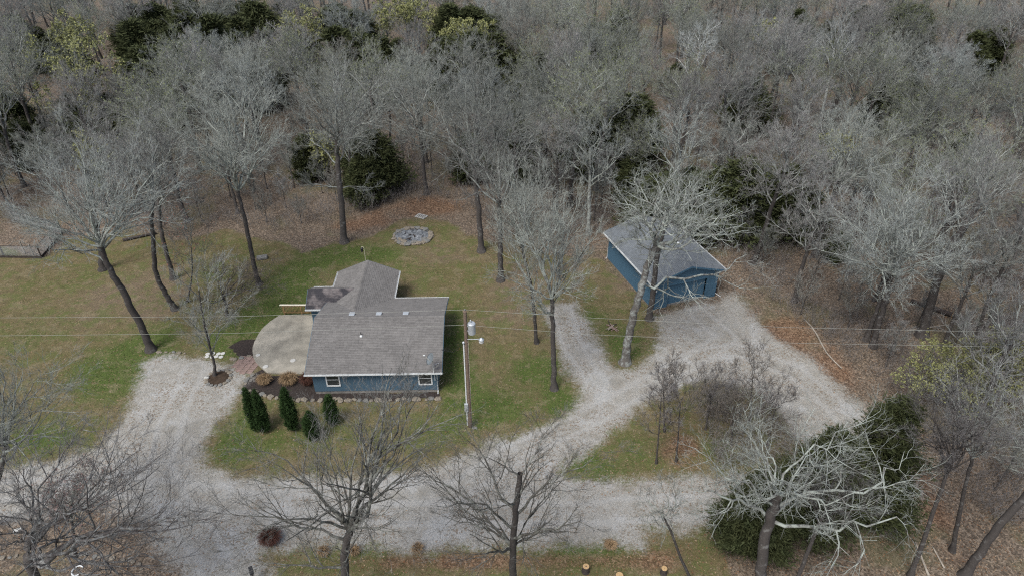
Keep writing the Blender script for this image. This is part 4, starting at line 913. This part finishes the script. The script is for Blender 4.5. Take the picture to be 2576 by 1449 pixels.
hero('pinkish budded shrub tree under the sprawling tree', (190,1400), [(185,1340),(180,1300)], (90,280,1170,1330), .1, .07, 35, name='young_tree', n1=10, n2=6, n3=5, n4=4, n5=3, twig_m=M_TW_BROWN, fork=.2, rise=1.0, tw=.0075, bud=.22, bud_m=leaf_mat('pink_bud', (.20,.13,.12), (.27,.18,.16)), bud_size=.10)
hero('leaning dark trunked tree at the road end by the pale poles', (2290,1449), [(2320,1370),(2350,1280),(2384,1185)], (2290,2500,960,1220), .16, .09, 36, limb_m=M_TRUNK, twig_m=M_TW_LAV, fork=.5, rise=.9, tw=.0075, **LITE)
hero('thick dark trunk leaning out over the fallen pale poles', (2425,1449), [(2470,1380),(2520,1310),(2575,1255),(2620,1190)], (2480,2760,950,1230), .27, .17, 37, limb_m=M_LICHEN, twig_m=M_TW_GREY, fork=.6, tw=.0075, **LITE)
hero('upright dark tree between the two leaning trunks', (2395,1385), [(2410,1310),(2425,1230),(2446,1150)], (2370,2580,900,1180), .15, .09, 38, twig_m=M_TW_LAV, limb_m=M_LIMB, fork=.5, rise=1.0, tw=.0075, **LITE)
hero('slanting thin dead tree at the bottom among orange leaves', (1745,1470), [(1715,1410),(1690,1340),(1670,1300)], (1600,1720,1180,1390), .1, .05, 39, n1=7, n2=5, n3=4, n4=3, n5=2, limb_m=M_LICHEN, twig_m=M_TW_GREY, fork=.3, gnarl=.13, wob=.25, tw=.0075)
hero('slim dark bare tree in front of the cedar by the oak', (1990,1500), [(2020,1420),(2050,1340),(2075,1290)], (1990,2240,1150,1330), .14, .08, 40, limb_m=M_TRUNK, twig_m=M_TW_DARK, fork=.5, tw=.0068, n1=8, n2=6, n3=5, n4=4, n5=3)
# saplings on the gravel island
for k, (b, t, bb, lab) in enumerate([((1651,1165),(1664,1000),(1610,1720,930,1100),'slim sapling at the leafy tip of the gravel island'), ((1701,1160),(1712,1010),(1650,1770,900,1090),'forked sapling among red leaves on the gravel island'),
      ((1672,1085),(1668,960),(1630,1720,880,1040),'thin straight sapling behind the forked island sapling'), ((1886,1060),(1893,950),(1820,1960,840,1010),'bushy topped sapling at the gravel island rear edge'), ((1775,1080),(1790,990),(1730,1850,900,1050),'low grey sapling in the island thicket'),
      ((1840,1120),(1845,1030),(1780,1910,960,1090),'tangled sapling in the middle of the island thicket'), ((1930,1120),(1950,1030),(1890,2010,930,1090),'pale twigged sapling near the cedar end of the island')]):
    hero(lab, b, [((b[0]+t[0])/2, (b[1]+t[1])/2), t], bb, .07, .03, 60+k, name='sapling', n1=8, n2=6, n3=4, n4=4, n5=3, twig_m=M_TW_BROWN if k % 2 else M_TW_LAV, limb_m=M_TRUNK, fork=.25, up=.12, rise=1.2, tw=.0075, zmin=-.5)

# ------------------------------------------------------------------ evergreens
def foliage_mesh(seed, prof, h, n, size, mat, squash=1.0, lumps=9, up=.35, tight=False):
    """needle sprays along many side branches under a profile prof(t)->radius, t 0..1 over the height h"""
    rng = np.random.default_rng(seed); tt_ = np.linspace(0,1,40); rad = np.array([prof(a) for a in tt_])
    nb = 260 if tight else 150
    tb = rng.random(nb)**.9; ab = rng.random(nb)*2*np.pi; lb = np.interp(tb, tt_, rad)*((.85+.25*rng.random(nb)) if tight else (.55+.62*rng.random(nb)))
    k = rng.choice(nb, n, p=(lb+.02)/(lb+.02).sum()); s_ = rng.random(n)**.55; L = lb[k]*s_
    sg = (.16 if tight else .13)*lb[k]+size*.4
    C = np.stack([L*np.cos(ab[k]), L*np.sin(ab[k])*squash, tb[k]*h*.97+L*up*.8], 1)+rng.normal(size=(n,3))*sg[:,None]*np.array((1,1,.8))
    C[:,2] = np.clip(C[:,2], .02*h, h*1.03)
    out = np.stack([np.cos(ab[k]), np.sin(ab[k]), np.full(n, up)], 1)
    A = Acc(); d = unit(out+rng.normal(size=(n,3))*.55); b = unit(np.cross(d, rng.normal(size=(n,3)))); sz = size*(.6+.9*rng.random(n))[:,None]
    for o, kk in ((0,1.0),(1,.8)):
        C2 = C+(rng.normal(size=C.shape)*size*.5 if o else 0); d2 = unit(d+rng.normal(size=d.shape)*.4*o)
        vv = np.stack([C2-b*sz*.22*kk, C2+d2*sz*1.5*kk, C2+b*sz*.22*kk], 1); idx = A.n+np.arange(n*3).reshape(n,3)
        A.v.append(vv.reshape(-1,3)); A.n += n*3; A.q.setdefault((0,3), []).append(idx)
    return A.mesh('foliage', [mat], False)
def stem_mesh(h, r): 
    A = Acc(); p = np.array([[(0,0,-.05),(0,0,h*.5),(0.02,0,h)]]); A.tubes(p, np.array([[r,r*.7,r*.2]]), 8, 0); return A.mesh('trunk', [M_TRUNK])
ced = []
for k in range(3):
    wd = (.30,.38,.26)[k]
    ced.append((stem_mesh(.8,.03), foliage_mesh(80+k, lambda t, wd=wd: wd*(min(1,t*6+.25))*(1-t)**.62*1.15+.015, 1.0, 16000, .036, M_CEDAR)))
def cedar(label, loc, h, k, wscale=1.0, group=None):
    e = empty('cedar_tree', loc); tag(e, label, 'tree', group); e.scale = (h*wscale, h*wscale, h); e.rotation_euler.z = random.Random(str(loc)).uniform(0,6.28)
    link('trunk', ced[k][0], e); link('crown', ced[k][1], e); return e
for k, (u, v, z_, lab) in enumerate([(1885,1372,5.6,'dark olive cedar at the road edge under the sprawling oak'), (2030,1325,6.8,'broad dark cedar behind the sprawling lichen oak'), (2165,1290,8.6,'tallest dark cedar where the gravel loop meets the road')]):
    z_ = V((1890,2075,2215)[k], (1195,1085,1000)[k], G(u,v)[1])[2]; e = empty('cedar_tree', G(u,v)); tag(e, lab, 'tree'); wd = (.33,.31,.27)[k]*z_
    link('trunk', stem_mesh(z_*.8, .16), e); link('crown', foliage_mesh(90+k, lambda t_, wd=wd: wd*(min(1,t_*5+.35))*(1-t_)**.6*1.1+.1, z_, 30000, .19, M_CEDAR), e)
def top_at(u, v, h):   # a tree whose top of height h is seen at this pixel
    p = G(u, v, h); return (p[0], p[1], 0.0)
KEEP = []
rc_ = random.Random(12)
FC = [(30,30,8),(85,70,7),(150,80,7),(350,45,9),(420,70,9),(450,30,9),(480,60,9),(545,40,10),(600,95,10),(330,95,8),(415,100,7),(840,20,9),(900,60,9),(870,110,7),(1130,20,9),(1190,40,9),(1230,50,10),(960,100,7),(1000,90,7),(1275,100,8),(700,20,9),(780,110,6),
      (925,330,7),(910,400,5),(760,330,6),(1480,270,8),(1600,250,9),(1545,290,7),(1310,310,7),(1290,270,7),(1180,330,6),(1880,400,8),(1985,430,7),(1930,450,6),(1760,440,7),(1650,450,6),(1700,420,7),(2280,15,9),(2180,25,9),(2320,5,10),(2010,25,9),(1990,70,7),(2240,200,7),(2290,180,6),(2340,230,6),(1370,120,8),(1500,60,8),(1560,30,8),(2090,45,7),
      (2120,585,3),(420,220,6),(40,300,6),(10,230,7),(2460,90,8),(2520,60,8)]
FC += [(u+rc_.uniform(-14,14), v+rc_.uniform(-12,12)+rc_.uniform(-1,1)*0, rc_.choice((8,9.5,11))) for u in range(335, 660, 62) for v in (8, 52, 100)]+[(u+rc_.uniform(-10,10), v+rc_.uniform(-8,8), 10) for u in (835,900,1130,1190,1250) for v in (20,85)]
for k, (u, v, h) in enumerate(FC):
    h *= 1.12; loc = top_at(u, v, h); KEEP.append((loc[0], loc[1], 2.2 if v < 130 else 1.5, 5.5 if v < 130 else 3.0)); cedar('dark green cedar among the bare trees of the woods', loc, h*(1.0+.06*((k*7) % 3-1)), k % 3, 1.05+.1*(k % 4), 'cedars in the woods')
gaps = 0
for _ in range(400):
    y = rc_.uniform(66, 122); x = rc_.uniform(-1, 1)*(.7*(y*_c+34*_s))
    if fbm(np.array([x*.085]), np.array([y*.085]), 41)[0] < .335 and gaps < 26:
        gaps += 1; cedar('dark green cedar among the bare trees of the woods', (x, y, 0), rc_.uniform(4.5, 8), gaps % 3, 1.15, 'cedars in the woods')
# arborvitae
def arb(label, u, v, tu, tv, width, seed, twin=False):
    b = G(u, v); tp = V(tu, tv, b[1]); h = tp[2]; e = empty('arborvitae', b); tag(e, label, 'shrub')
    f = lambda t: width/2*.8*(min(1,.55+t*1.6))*(1-max(0,(t-.3)/.7)**1.7*.97)
    me = foliage_mesh(seed, f, h, 11000 if not twin else 8000, .10, M_ARB, up=.9, tight=True)
    if twin:
        o = link('foliage', me, e, (-.22,.05,0)); o.rotation_euler.y = -.02
        m2 = foliage_mesh(seed+5, f, h*.97, 8000, .10, M_ARB, up=.9, tight=True); link('foliage', m2, e, (.42,-.05,0))
    else: link('foliage', me, e)
    link('trunk', stem_mesh(h*.6,.06), e)
arb('twin topped dark arborvitae beside the gravel drive', 655,1084, 634,974, 1.05, 101, True)
arb('tall single arborvitae in front of the mulch bed', 738,1082, 720,972, 1.2, 102)
arb('short rounded arborvitae on the lawn before the house', 790,1104, 778,1034, 1.25, 103)
arb('arborvitae half hidden behind the spreading tree branches', 838,1066, 832,992, 1.0, 104)

# ------------------------------------------------------------------ shrubs and clumps
def clump(name, label, cat, u, v, w, h, mat, seed, n=900, droop=.6, group=None):
    rng = np.random.default_rng(seed); az = rng.random(n)*2*np.pi; r = np.sqrt(rng.random(n))*w*.22
    P = np.stack([r*np.cos(az), r*np.sin(az), np.zeros(n)], 1); az2 = az+rng.normal(size=n)*.5
    ln = .55+.45*rng.random(n); ho = w*.5*ln*rng.random(n)**.6
    Mid = P+np.stack([ho*.5*np.cos(az2), ho*.5*np.sin(az2), h*ln], 1); Q = P+np.stack([ho*np.cos(az2), ho*np.sin(az2), h*ln*(1-droop*rng.random(n))], 1)
    A = Acc(); A.tubes(np.stack([P, Mid, Q], 1), np.stack([np.full(n,.012), np.full(n,.012), np.full(n,.004)], 1), 3, 0)
    e = link(name, A.mesh(name, [mat]), None, G(u,v)); tag(e, label, cat, group)
clump('ornamental_grass', 'round tan ornamental grass clump in the mulch bed', 'grass clump', 667,963, 1.35, .75, M_TAN, 1)
clump('ornamental_grass', 'long tan ornamental grass clump leaning by the house corner', 'grass clump', 727,962, 1.6, .8, M_TAN, 2)
clump('shrub', 'red brown twiggy shrub between the tan grass and the wall', 'shrub', 775,965, 1.3, .9, M_RUST, 3)
clump('shrub', 'dark red twiggy shrub mound at the gravel corner', 'shrub', 682,1362, 1.5, .9, M_RUST, 4, 1400)
clump('ornamental_grass', 'orange dry grass tuft standing in the lower gravel', 'grass clump', 1050,1383, .9, .4, M_TAN, 6, 400)
clump('ornamental_grass', 'tan dry grass tuft left of the spreading tree trunk', 'grass clump', 815,1392, .9, .5, M_TAN, 7, 400)
clump('ornamental_grass', 'tan dry grass tuft right of the spreading tree trunk', 'grass clump', 892,1390, .9, .5, M_TAN, 8, 400)
clump('shrub', 'orange leafy grass mound jutting into the lower gravel road', 'shrub', 1535,1372, 1.0, .25, M_TAN, 9, 400)
# budding bush on the right
hero('yellow green budding bush at the right woods edge', (2400,1030), [(2400,1000),(2398,970)], (2265,2560,850,1050), .1, .07, 70, name='budding_bush', cat='bush', n1=16, n2=7, n3=5, n4=4, n5=3, twig_m=M_TW_BROWN, fork=.0, rise=1.0, up=.1, bud=.6, bud_size=.13, tw=.0075, zmin=-.2)
hero('second yellow green budding bush hugging the picture edge woods', (2530,1010), [(2530,980),(2525,950)], (2470,2620,830,1000), .1, .06, 71, name='budding_bush', cat='bush', n1=12, n2=7, n3=5, n4=4, n5=3, twig_m=M_TW_BROWN, fork=.0, rise=1.0, up=.1, bud=.6, bud_size=.13, tw=.0075, zmin=-.2)
# budding trees in the woods
for k, (u0,u1,v0,v1,h,bd,lab) in enumerate([(90,330,90,330,13,.42,'broad yellow green budding tree at the far left of the woods'), (130,240,40,140,14,.3,'small topped budding tree behind the broad budding tree'), (935,1105,-10,100,13,.75,'brightest yellow green tree among the dark cedars'), (1110,1250,50,150,13,.6,'yellow green tree just before the dark cedars'),
      (700,820,20,120,13,.22,'pale green budding tree behind the tall straight oak'), (1890,1970,55,115,12,.55,'small vivid yellow green tree among white barked trees'), (205,260,340,500,9,.3,'narrow yellow green tree behind the leaning lichen tree'), (780,850,330,430,7,.18,'low green budding tree beside the tall straight oak'), (2060,2160,330,420,8,.12,'thin yellow tree by the tan clearing')]):
    yb = G((u0+u1)/2, (v0+v1)/2, h*.72)[1]; c = V((u0+u1)/2, (v0+v1)/2, yb)
    hero(lab, None, [tuple_ for tuple_ in ((0,0),)][:0] or [], (u0,u1,v0,v1), .16, .09, 200+k, name='budding_tree', base_w=(c[0], yb, 0), n1=10, n2=7, n3=5, n4=4, n5=3, twig_m=M_TW_GREY, fork=.4, bud=bd, bud_size=.16, tw=.012) if False else None
    k_ = ppm(c); rx = (u1-u0)/2/k_; rz = (v1-v0)/2/k_*.95
    me = tree_meshes(200+k, [(0,0,0),(rx*.05,0,c[2]*.4),(0,0,c[2]*.85)], .18, .1, (0,0,c[2]), (rx, rx*.8, max(rz,1.5)), n1=10, n2=7, n3=5, n4=4, n5=3, twig_m=M_TW_GREY, fork=.4, bud=min(1, bd*1.5), bud_size=.21, tw=.0105)
    KEEP.append((c[0], yb, rx*1.05, 9.0)); put_tree('budding_tree', lab, 'tree', me, (c[0], yb, 0))

M_SYC = bark_mat('white_bark', (0.18, 0.175, 0.16), (0.40, 0.41, 0.385), 0.8)
for k, (ub, vb, ut, vt, hh, lab) in enumerate([(2075,300,2120,40,17,'white barked tree with long pale trunk rising from the woods'), (1905,170,1925,20,15,'white barked tree beside the small vivid yellow tree'), (1780,190,1770,50,15,'white barked forked tree behind the garage woods'), (1980,190,2010,60,14,'white barked tree before the cedar at the woods rear'), (1500,400,1490,290,14,'pale crooked tree standing over the dark cedars'), (1730,470,1720,260,15,'pale barked tree with twisted limbs behind the garage'), (380,300,400,120,14,'pale fan shaped tree before the dark cedar stand'), (600,330,560,180,14,'pale fan shaped tree behind the wide fan crown')]):
    p = G(ut, vt, hh); yb = p[1]; c_x = V(ub, vb, yb)[0]
    KEEP.append((p[0], yb, 3.0, 4.5)); dx = p[0]-c_x
    me = tree_meshes(240+k, [(0,0,0),(-.15,0,hh*.25),(dx*.3,.1,hh*.5),(dx*.6,0,hh*.75)], .24, .13, (dx*.7,0,hh*.74), (3.9,3.4,hh*.27), n1=11, n2=7, n3=5, n4=4, n5=3, limb_m=M_SYC if k < 4 else M_LICHEN, twig_m=M_TW_PALE, trunk_m=M_SYC if k < 4 else M_LIMB, fork=.4, gnarl=.09, lr=.6, rise=1.1, up=.1)
    put_tree('white_barked_tree' if k < 4 else 'pale_tree', lab, 'tree', me, (p[0]-dx*.6, yb, 0))
# ------------------------------------------------------------------ the woods
TWM = [M_TW_GREY, M_TW_LAV, M_TW_GREEN, M_TW_PALE, M_TW_LAV, M_TW_GREY, M_TW_BROWN, M_TW_GREEN]
M_BUDG = leaf_mat('bud_green', (0.15, 0.17, 0.07), (0.22, 0.24, 0.11))
PROTO = []
for k in range(8):
    hh = (14,13,15,12.5,14.5,13.5,12,15)[k]; rx = (4.3,3.6,4.6,3.9,3.4,4.8,3.3,4.0)[k]; rz = hh*.29
    q = random.Random(k); lean = q.uniform(-.9,.9)
    PROTO.append((hh, tree_meshes(300+k, [(0,0,0),(lean*.25,q.uniform(-.2,.2),hh*.2),(lean*.6,q.uniform(-.3,.3),hh*.42),(lean,q.uniform(-.3,.3),hh*.66)], .23, .12, (lean, 0, hh-rz*1.02), (rx, rx, rz), n1=12, n2=8, n3=5, n4=4, n5=4, limb_m=(M_LICHEN if k % 3 == 0 else M_LIMB), twig_m=TWM[k], fork=.48, rise=.95, up=.08, tw=.0105, gnarl=(.06,.1)[k % 2], wob=(.10,.16)[k % 2], zmin=-.3, bud=(.05 if k in (2,7) else 0), bud_size=.10, bud_m=M_BUDG)))
SAP = []
for k in range(3):
    hh = (7,6,8)[k]
    SAP.append((hh, tree_meshes(330+k, [(0,0,0),(.1,.1,hh*.4),(-.1,.1,hh*.75)], .07, .03, (0,0,hh*.62), (1.6,1.6,hh*.36), n1=9, n2=6, n3=4, n4=4, n5=3, twig_m=(M_TW_LAV,M_TW_BROWN,M_TW_GREY)[k], limb_m=M_LIMB, fork=.25, up=.12, rise=1.3, tw=.011, zmin=-.5)))
line_px = WOODLINE+[(1535,560),(1600,545),(1700,560),(1790,620)]+[(1850,660),(1920,730),(1980,790),(2075,850),(2220,950),(2320,1060),(2400,1200),(2480,1300),(2700,1380)]
WOODS = np.concatenate([P2(*line_px), np.array([(75, 30), (140, 60), (170, 178), (-170, 178), (-140, 66)])])
gm = np.array(gar.matrix_basis.inverted())
def in_garage(x, y, mgn): 
    q = gm@np.array((x, y, 0, 1)); return -mgn < q[0] < GW+mgn and -mgn < q[1] < GL+mgn
rs = np.random.default_rng(77); placed = []
def scatter(n_try, dmin, dmax_y, margin, pts_prev, gap):
    out = []
    for _ in range(n_try):
        y = rs.uniform(30, dmax_y); hw = 0.735*(y*_c+(H-6)*_s)+6; x = rs.uniform(-hw, hw)
        if sdf(np.array([[x, y]]), WOODS)[0] > -margin or in_garage(x, y, 2.6): continue
        dd = dmin*(1.35 if (y < 56) else 1.0)
        if any((x-a)**2+(y-b)**2 < dd*dd for a, b in out): continue
        if any((x-a)**2+(y-b)**2 < gap*gap for a, b in pts_prev): continue
        out.append((x, y))
    return out
spots = scatter(11000, 5.6, 172, 1.6, [], 0)
spots = [p for p in spots if not any(abs(p[0]-q[0]) < q[2] and -q[3] < p[1]-q[1] < 2.5 for q in KEEP)]
rs2 = np.random.default_rng(3)
spots = [p for p in spots if fbm(np.array([p[0]*.085]), np.array([p[1]*.085]), 41)[0] > .33 or p[1] < 62]
spots.sort(key=lambda p: p[1])
for k, (x, y) in enumerate(spots[:300]):
    hh, me = PROTO[rs.integers(0, 8)]; sc = rs.uniform(.78, 1.25)
    e = put_tree('woodland_tree', 'bare grey tree in the dense woods around the yard', 'tree', me, (x, y, 0), 'bare trees of the woods')
    e.scale = (sc*rs.uniform(.9,1.1), sc*rs.uniform(.9,1.1), sc); e.rotation_euler = (rs.normal()*.03, rs.normal()*.03, rs.uniform(0, 6.28))
sap = scatter(2400, 3.0, 100, .4, spots, 1.6)
for k, (x, y) in enumerate(sap[:200]):
    hh, me = SAP[rs.integers(0, 3)]; sc = rs.uniform(.6, 1.1)
    e = put_tree('woodland_sapling', 'thin bare sapling in the understorey of the woods', 'sapling', me, (x, y, 0), 'bare saplings of the woods'); e.scale = (sc,)*3; e.rotation_euler.z = rs.uniform(0, 6.28)
# underbrush, leaves, grass blades
def brush():
    rng = np.random.default_rng(5); N = 7500; y = rng.uniform(30, 112, N*3); x = rng.uniform(-1, 1, N*3)*(0.735*(y*_c+34*_s)+3); p = np.stack([x, y], 1)
    d = sdf(p, WOODS); k = (d < .6) & (fbm(x*.16, y*.16, 21)+.35*np.exp(-np.abs(d)/3) > .47); p = p[k][:N]
    p = np.array([q for q in p if not in_garage(q[0], q[1], .6)])
    isl = rng.uniform(0,1,(2600,2))*np.array((22,20))+np.array((11,33)); isl = isl[(sdf(isl, ISLAND) < -.8) & (isl[:,0] > 15.0)][:420]
    p = np.concatenate([p, isl]); N = len(p)
    S0 = np.repeat(p, 3, 0)+rng.normal(size=(N*3,2))*.25; M = len(S0)
    P = np.column_stack([S0, np.zeros(M)]); L = rng.uniform(.6, 2.4, M); Dr = unit(np.column_stack([rng.normal(size=(M,2))*.45, np.ones(M)]))
    A = Acc(); p2, q2 = grow(rng, P, Dr, L, np.full(M, .013), 2, .2, .1, .4); A.tubes(p2, q2, 3, 0)
    a = spawn(rng, p2, q2, L, 5, .25, 1, 25, 65, .45, .8); A.cones(a[0], a[0]+a[1]*a[2][:,None], np.full(len(a[0]), .009), 1)
    return A.mesh('underbrush', [M_TW_BROWN, M_TW_LAV])
tag(link('underbrush', brush()), 'low grey brown brush covering the woods floor', 'underbrush', kind='stuff')
def scatter_leaves():
    rng = np.random.default_rng(6); N = 130000; y = 24+rng.random(N)**1.2*60; x = rng.uniform(-1,1,N)*(0.735*(y*_c+H*_s)+1); p = np.stack([x,y],1)
    g, gn, li, mu, di, ru = zones(p); pr = np.clip(.10*(1-g)+.5*li+.5*ru+.05, 0, 1)*(1-.93*g)*(1-mu*.7); k = rng.random(N) < pr; p = p[k]
    hl = np.array(house.matrix_basis.inverted()); q = np.column_stack([p, np.zeros(len(p)), np.ones(len(p))])@hl.T
    k = ~(((q[:,0] > -6.2) & (q[:,0] < Wd-.2) & (q[:,1] > .3) & (q[:,1] < D)) | ((q[:,0] > PX) & (q[:,0] < WX1) & (q[:,1] > 0) & (q[:,1] < WY)))
    q2 = np.column_stack([p, np.zeros(len(p)), np.ones(len(p))])@gm.T; k &= ~((q2[:,0] > -.1) & (q2[:,0] < GW+.1) & (q2[:,1] > -.1) & (q2[:,1] < GL+.1)); p = p[k]
    A = Acc(); C = np.column_stack([p, rng.uniform(.015,.05,len(p))]); c3 = rng.integers(0,3,len(p))
    for m in range(3): A.tris(C[c3 == m], .10, rng, m, flat=np.array((0,0,.0)))
    V_ = np.concatenate(A.v); V_[:,2] = np.clip(.012+(V_[:,2]-.03)*.25, .006, .05); A.v = [V_]
    return A.mesh('fallen_leaves', [plain('leaf_rust', (.17,.088,.045),.9,.1,.3), plain('leaf_tan', (.27,.19,.12),.9,.1,.3), plain('leaf_brown', (.10,.062,.04),.9,.1,.3)], False)
tag(link('fallen_leaves', scatter_leaves()), 'dry brown leaves scattered over lawn and woods floor', 'leaves', kind='stuff')
def grass():
    rng = np.random.default_rng(8); N = 150000; y = 24+rng.random(N)*46; x = rng.uniform(-1,1,N)*(0.735*(y*_c+H*_s)+1); p = np.stack([x,y],1)
    g, gn, li, mu, di, ru = zones(p); k = rng.random(N) < (1-g)**2*(1-li)*(1-mu)*(.3+.7*gn)*(1-.5*di); p = p[k]; gn = gn[k]
    hl = np.array(house.matrix_basis.inverted()); q = np.column_stack([p, np.zeros(len(p)), np.ones(len(p))])@hl.T
    k = ~(((q[:,0] > -6.2) & (q[:,0] < Wd-.2) & (q[:,1] > .2) & (q[:,1] < D+.3)) | ((q[:,0] > PX) & (q[:,0] < WX1) & (q[:,1] > 0) & (q[:,1] < WY)))
    q2 = np.column_stack([p, np.zeros(len(p)), np.ones(len(p))])@gm.T; k &= ~((q2[:,0] > -.1) & (q2[:,0] < GW+.1) & (q2[:,1] > -.1) & (q2[:,1] < GL+.1)); p = p[k]; gn = gn[k]
    A = Acc(); P = np.column_stack([p, np.zeros(len(p))]); Q = P+np.column_stack([rng.normal(size=(len(p),2))*.06, rng.uniform(.04,.11,len(p))]); m = rng.random(len(p)) < gn*1.2
    A.cones(P[m], Q[m], np.full(m.sum(), .022), 0); A.cones(P[~m], Q[~m], np.full((~m).sum(), .02), 1)
    return A.mesh('lawn_grass', [leaf_mat('blade_green', (.065,.09,.025), (.11,.13,.045)), leaf_mat('blade_tan', (.15,.125,.065), (.24,.195,.11))])
tag(link('lawn_grass', grass()), 'short patchy green and tan lawn grass', 'grass', kind='stuff')
import time as _t
tot = sum(len(m.loops)-2*len(m.polygons) for m in bpy.data.meshes); print('TRIS', tot, 'objects', len(bpy.data.objects), 'woods', len(spots), 'sap', len(sap))
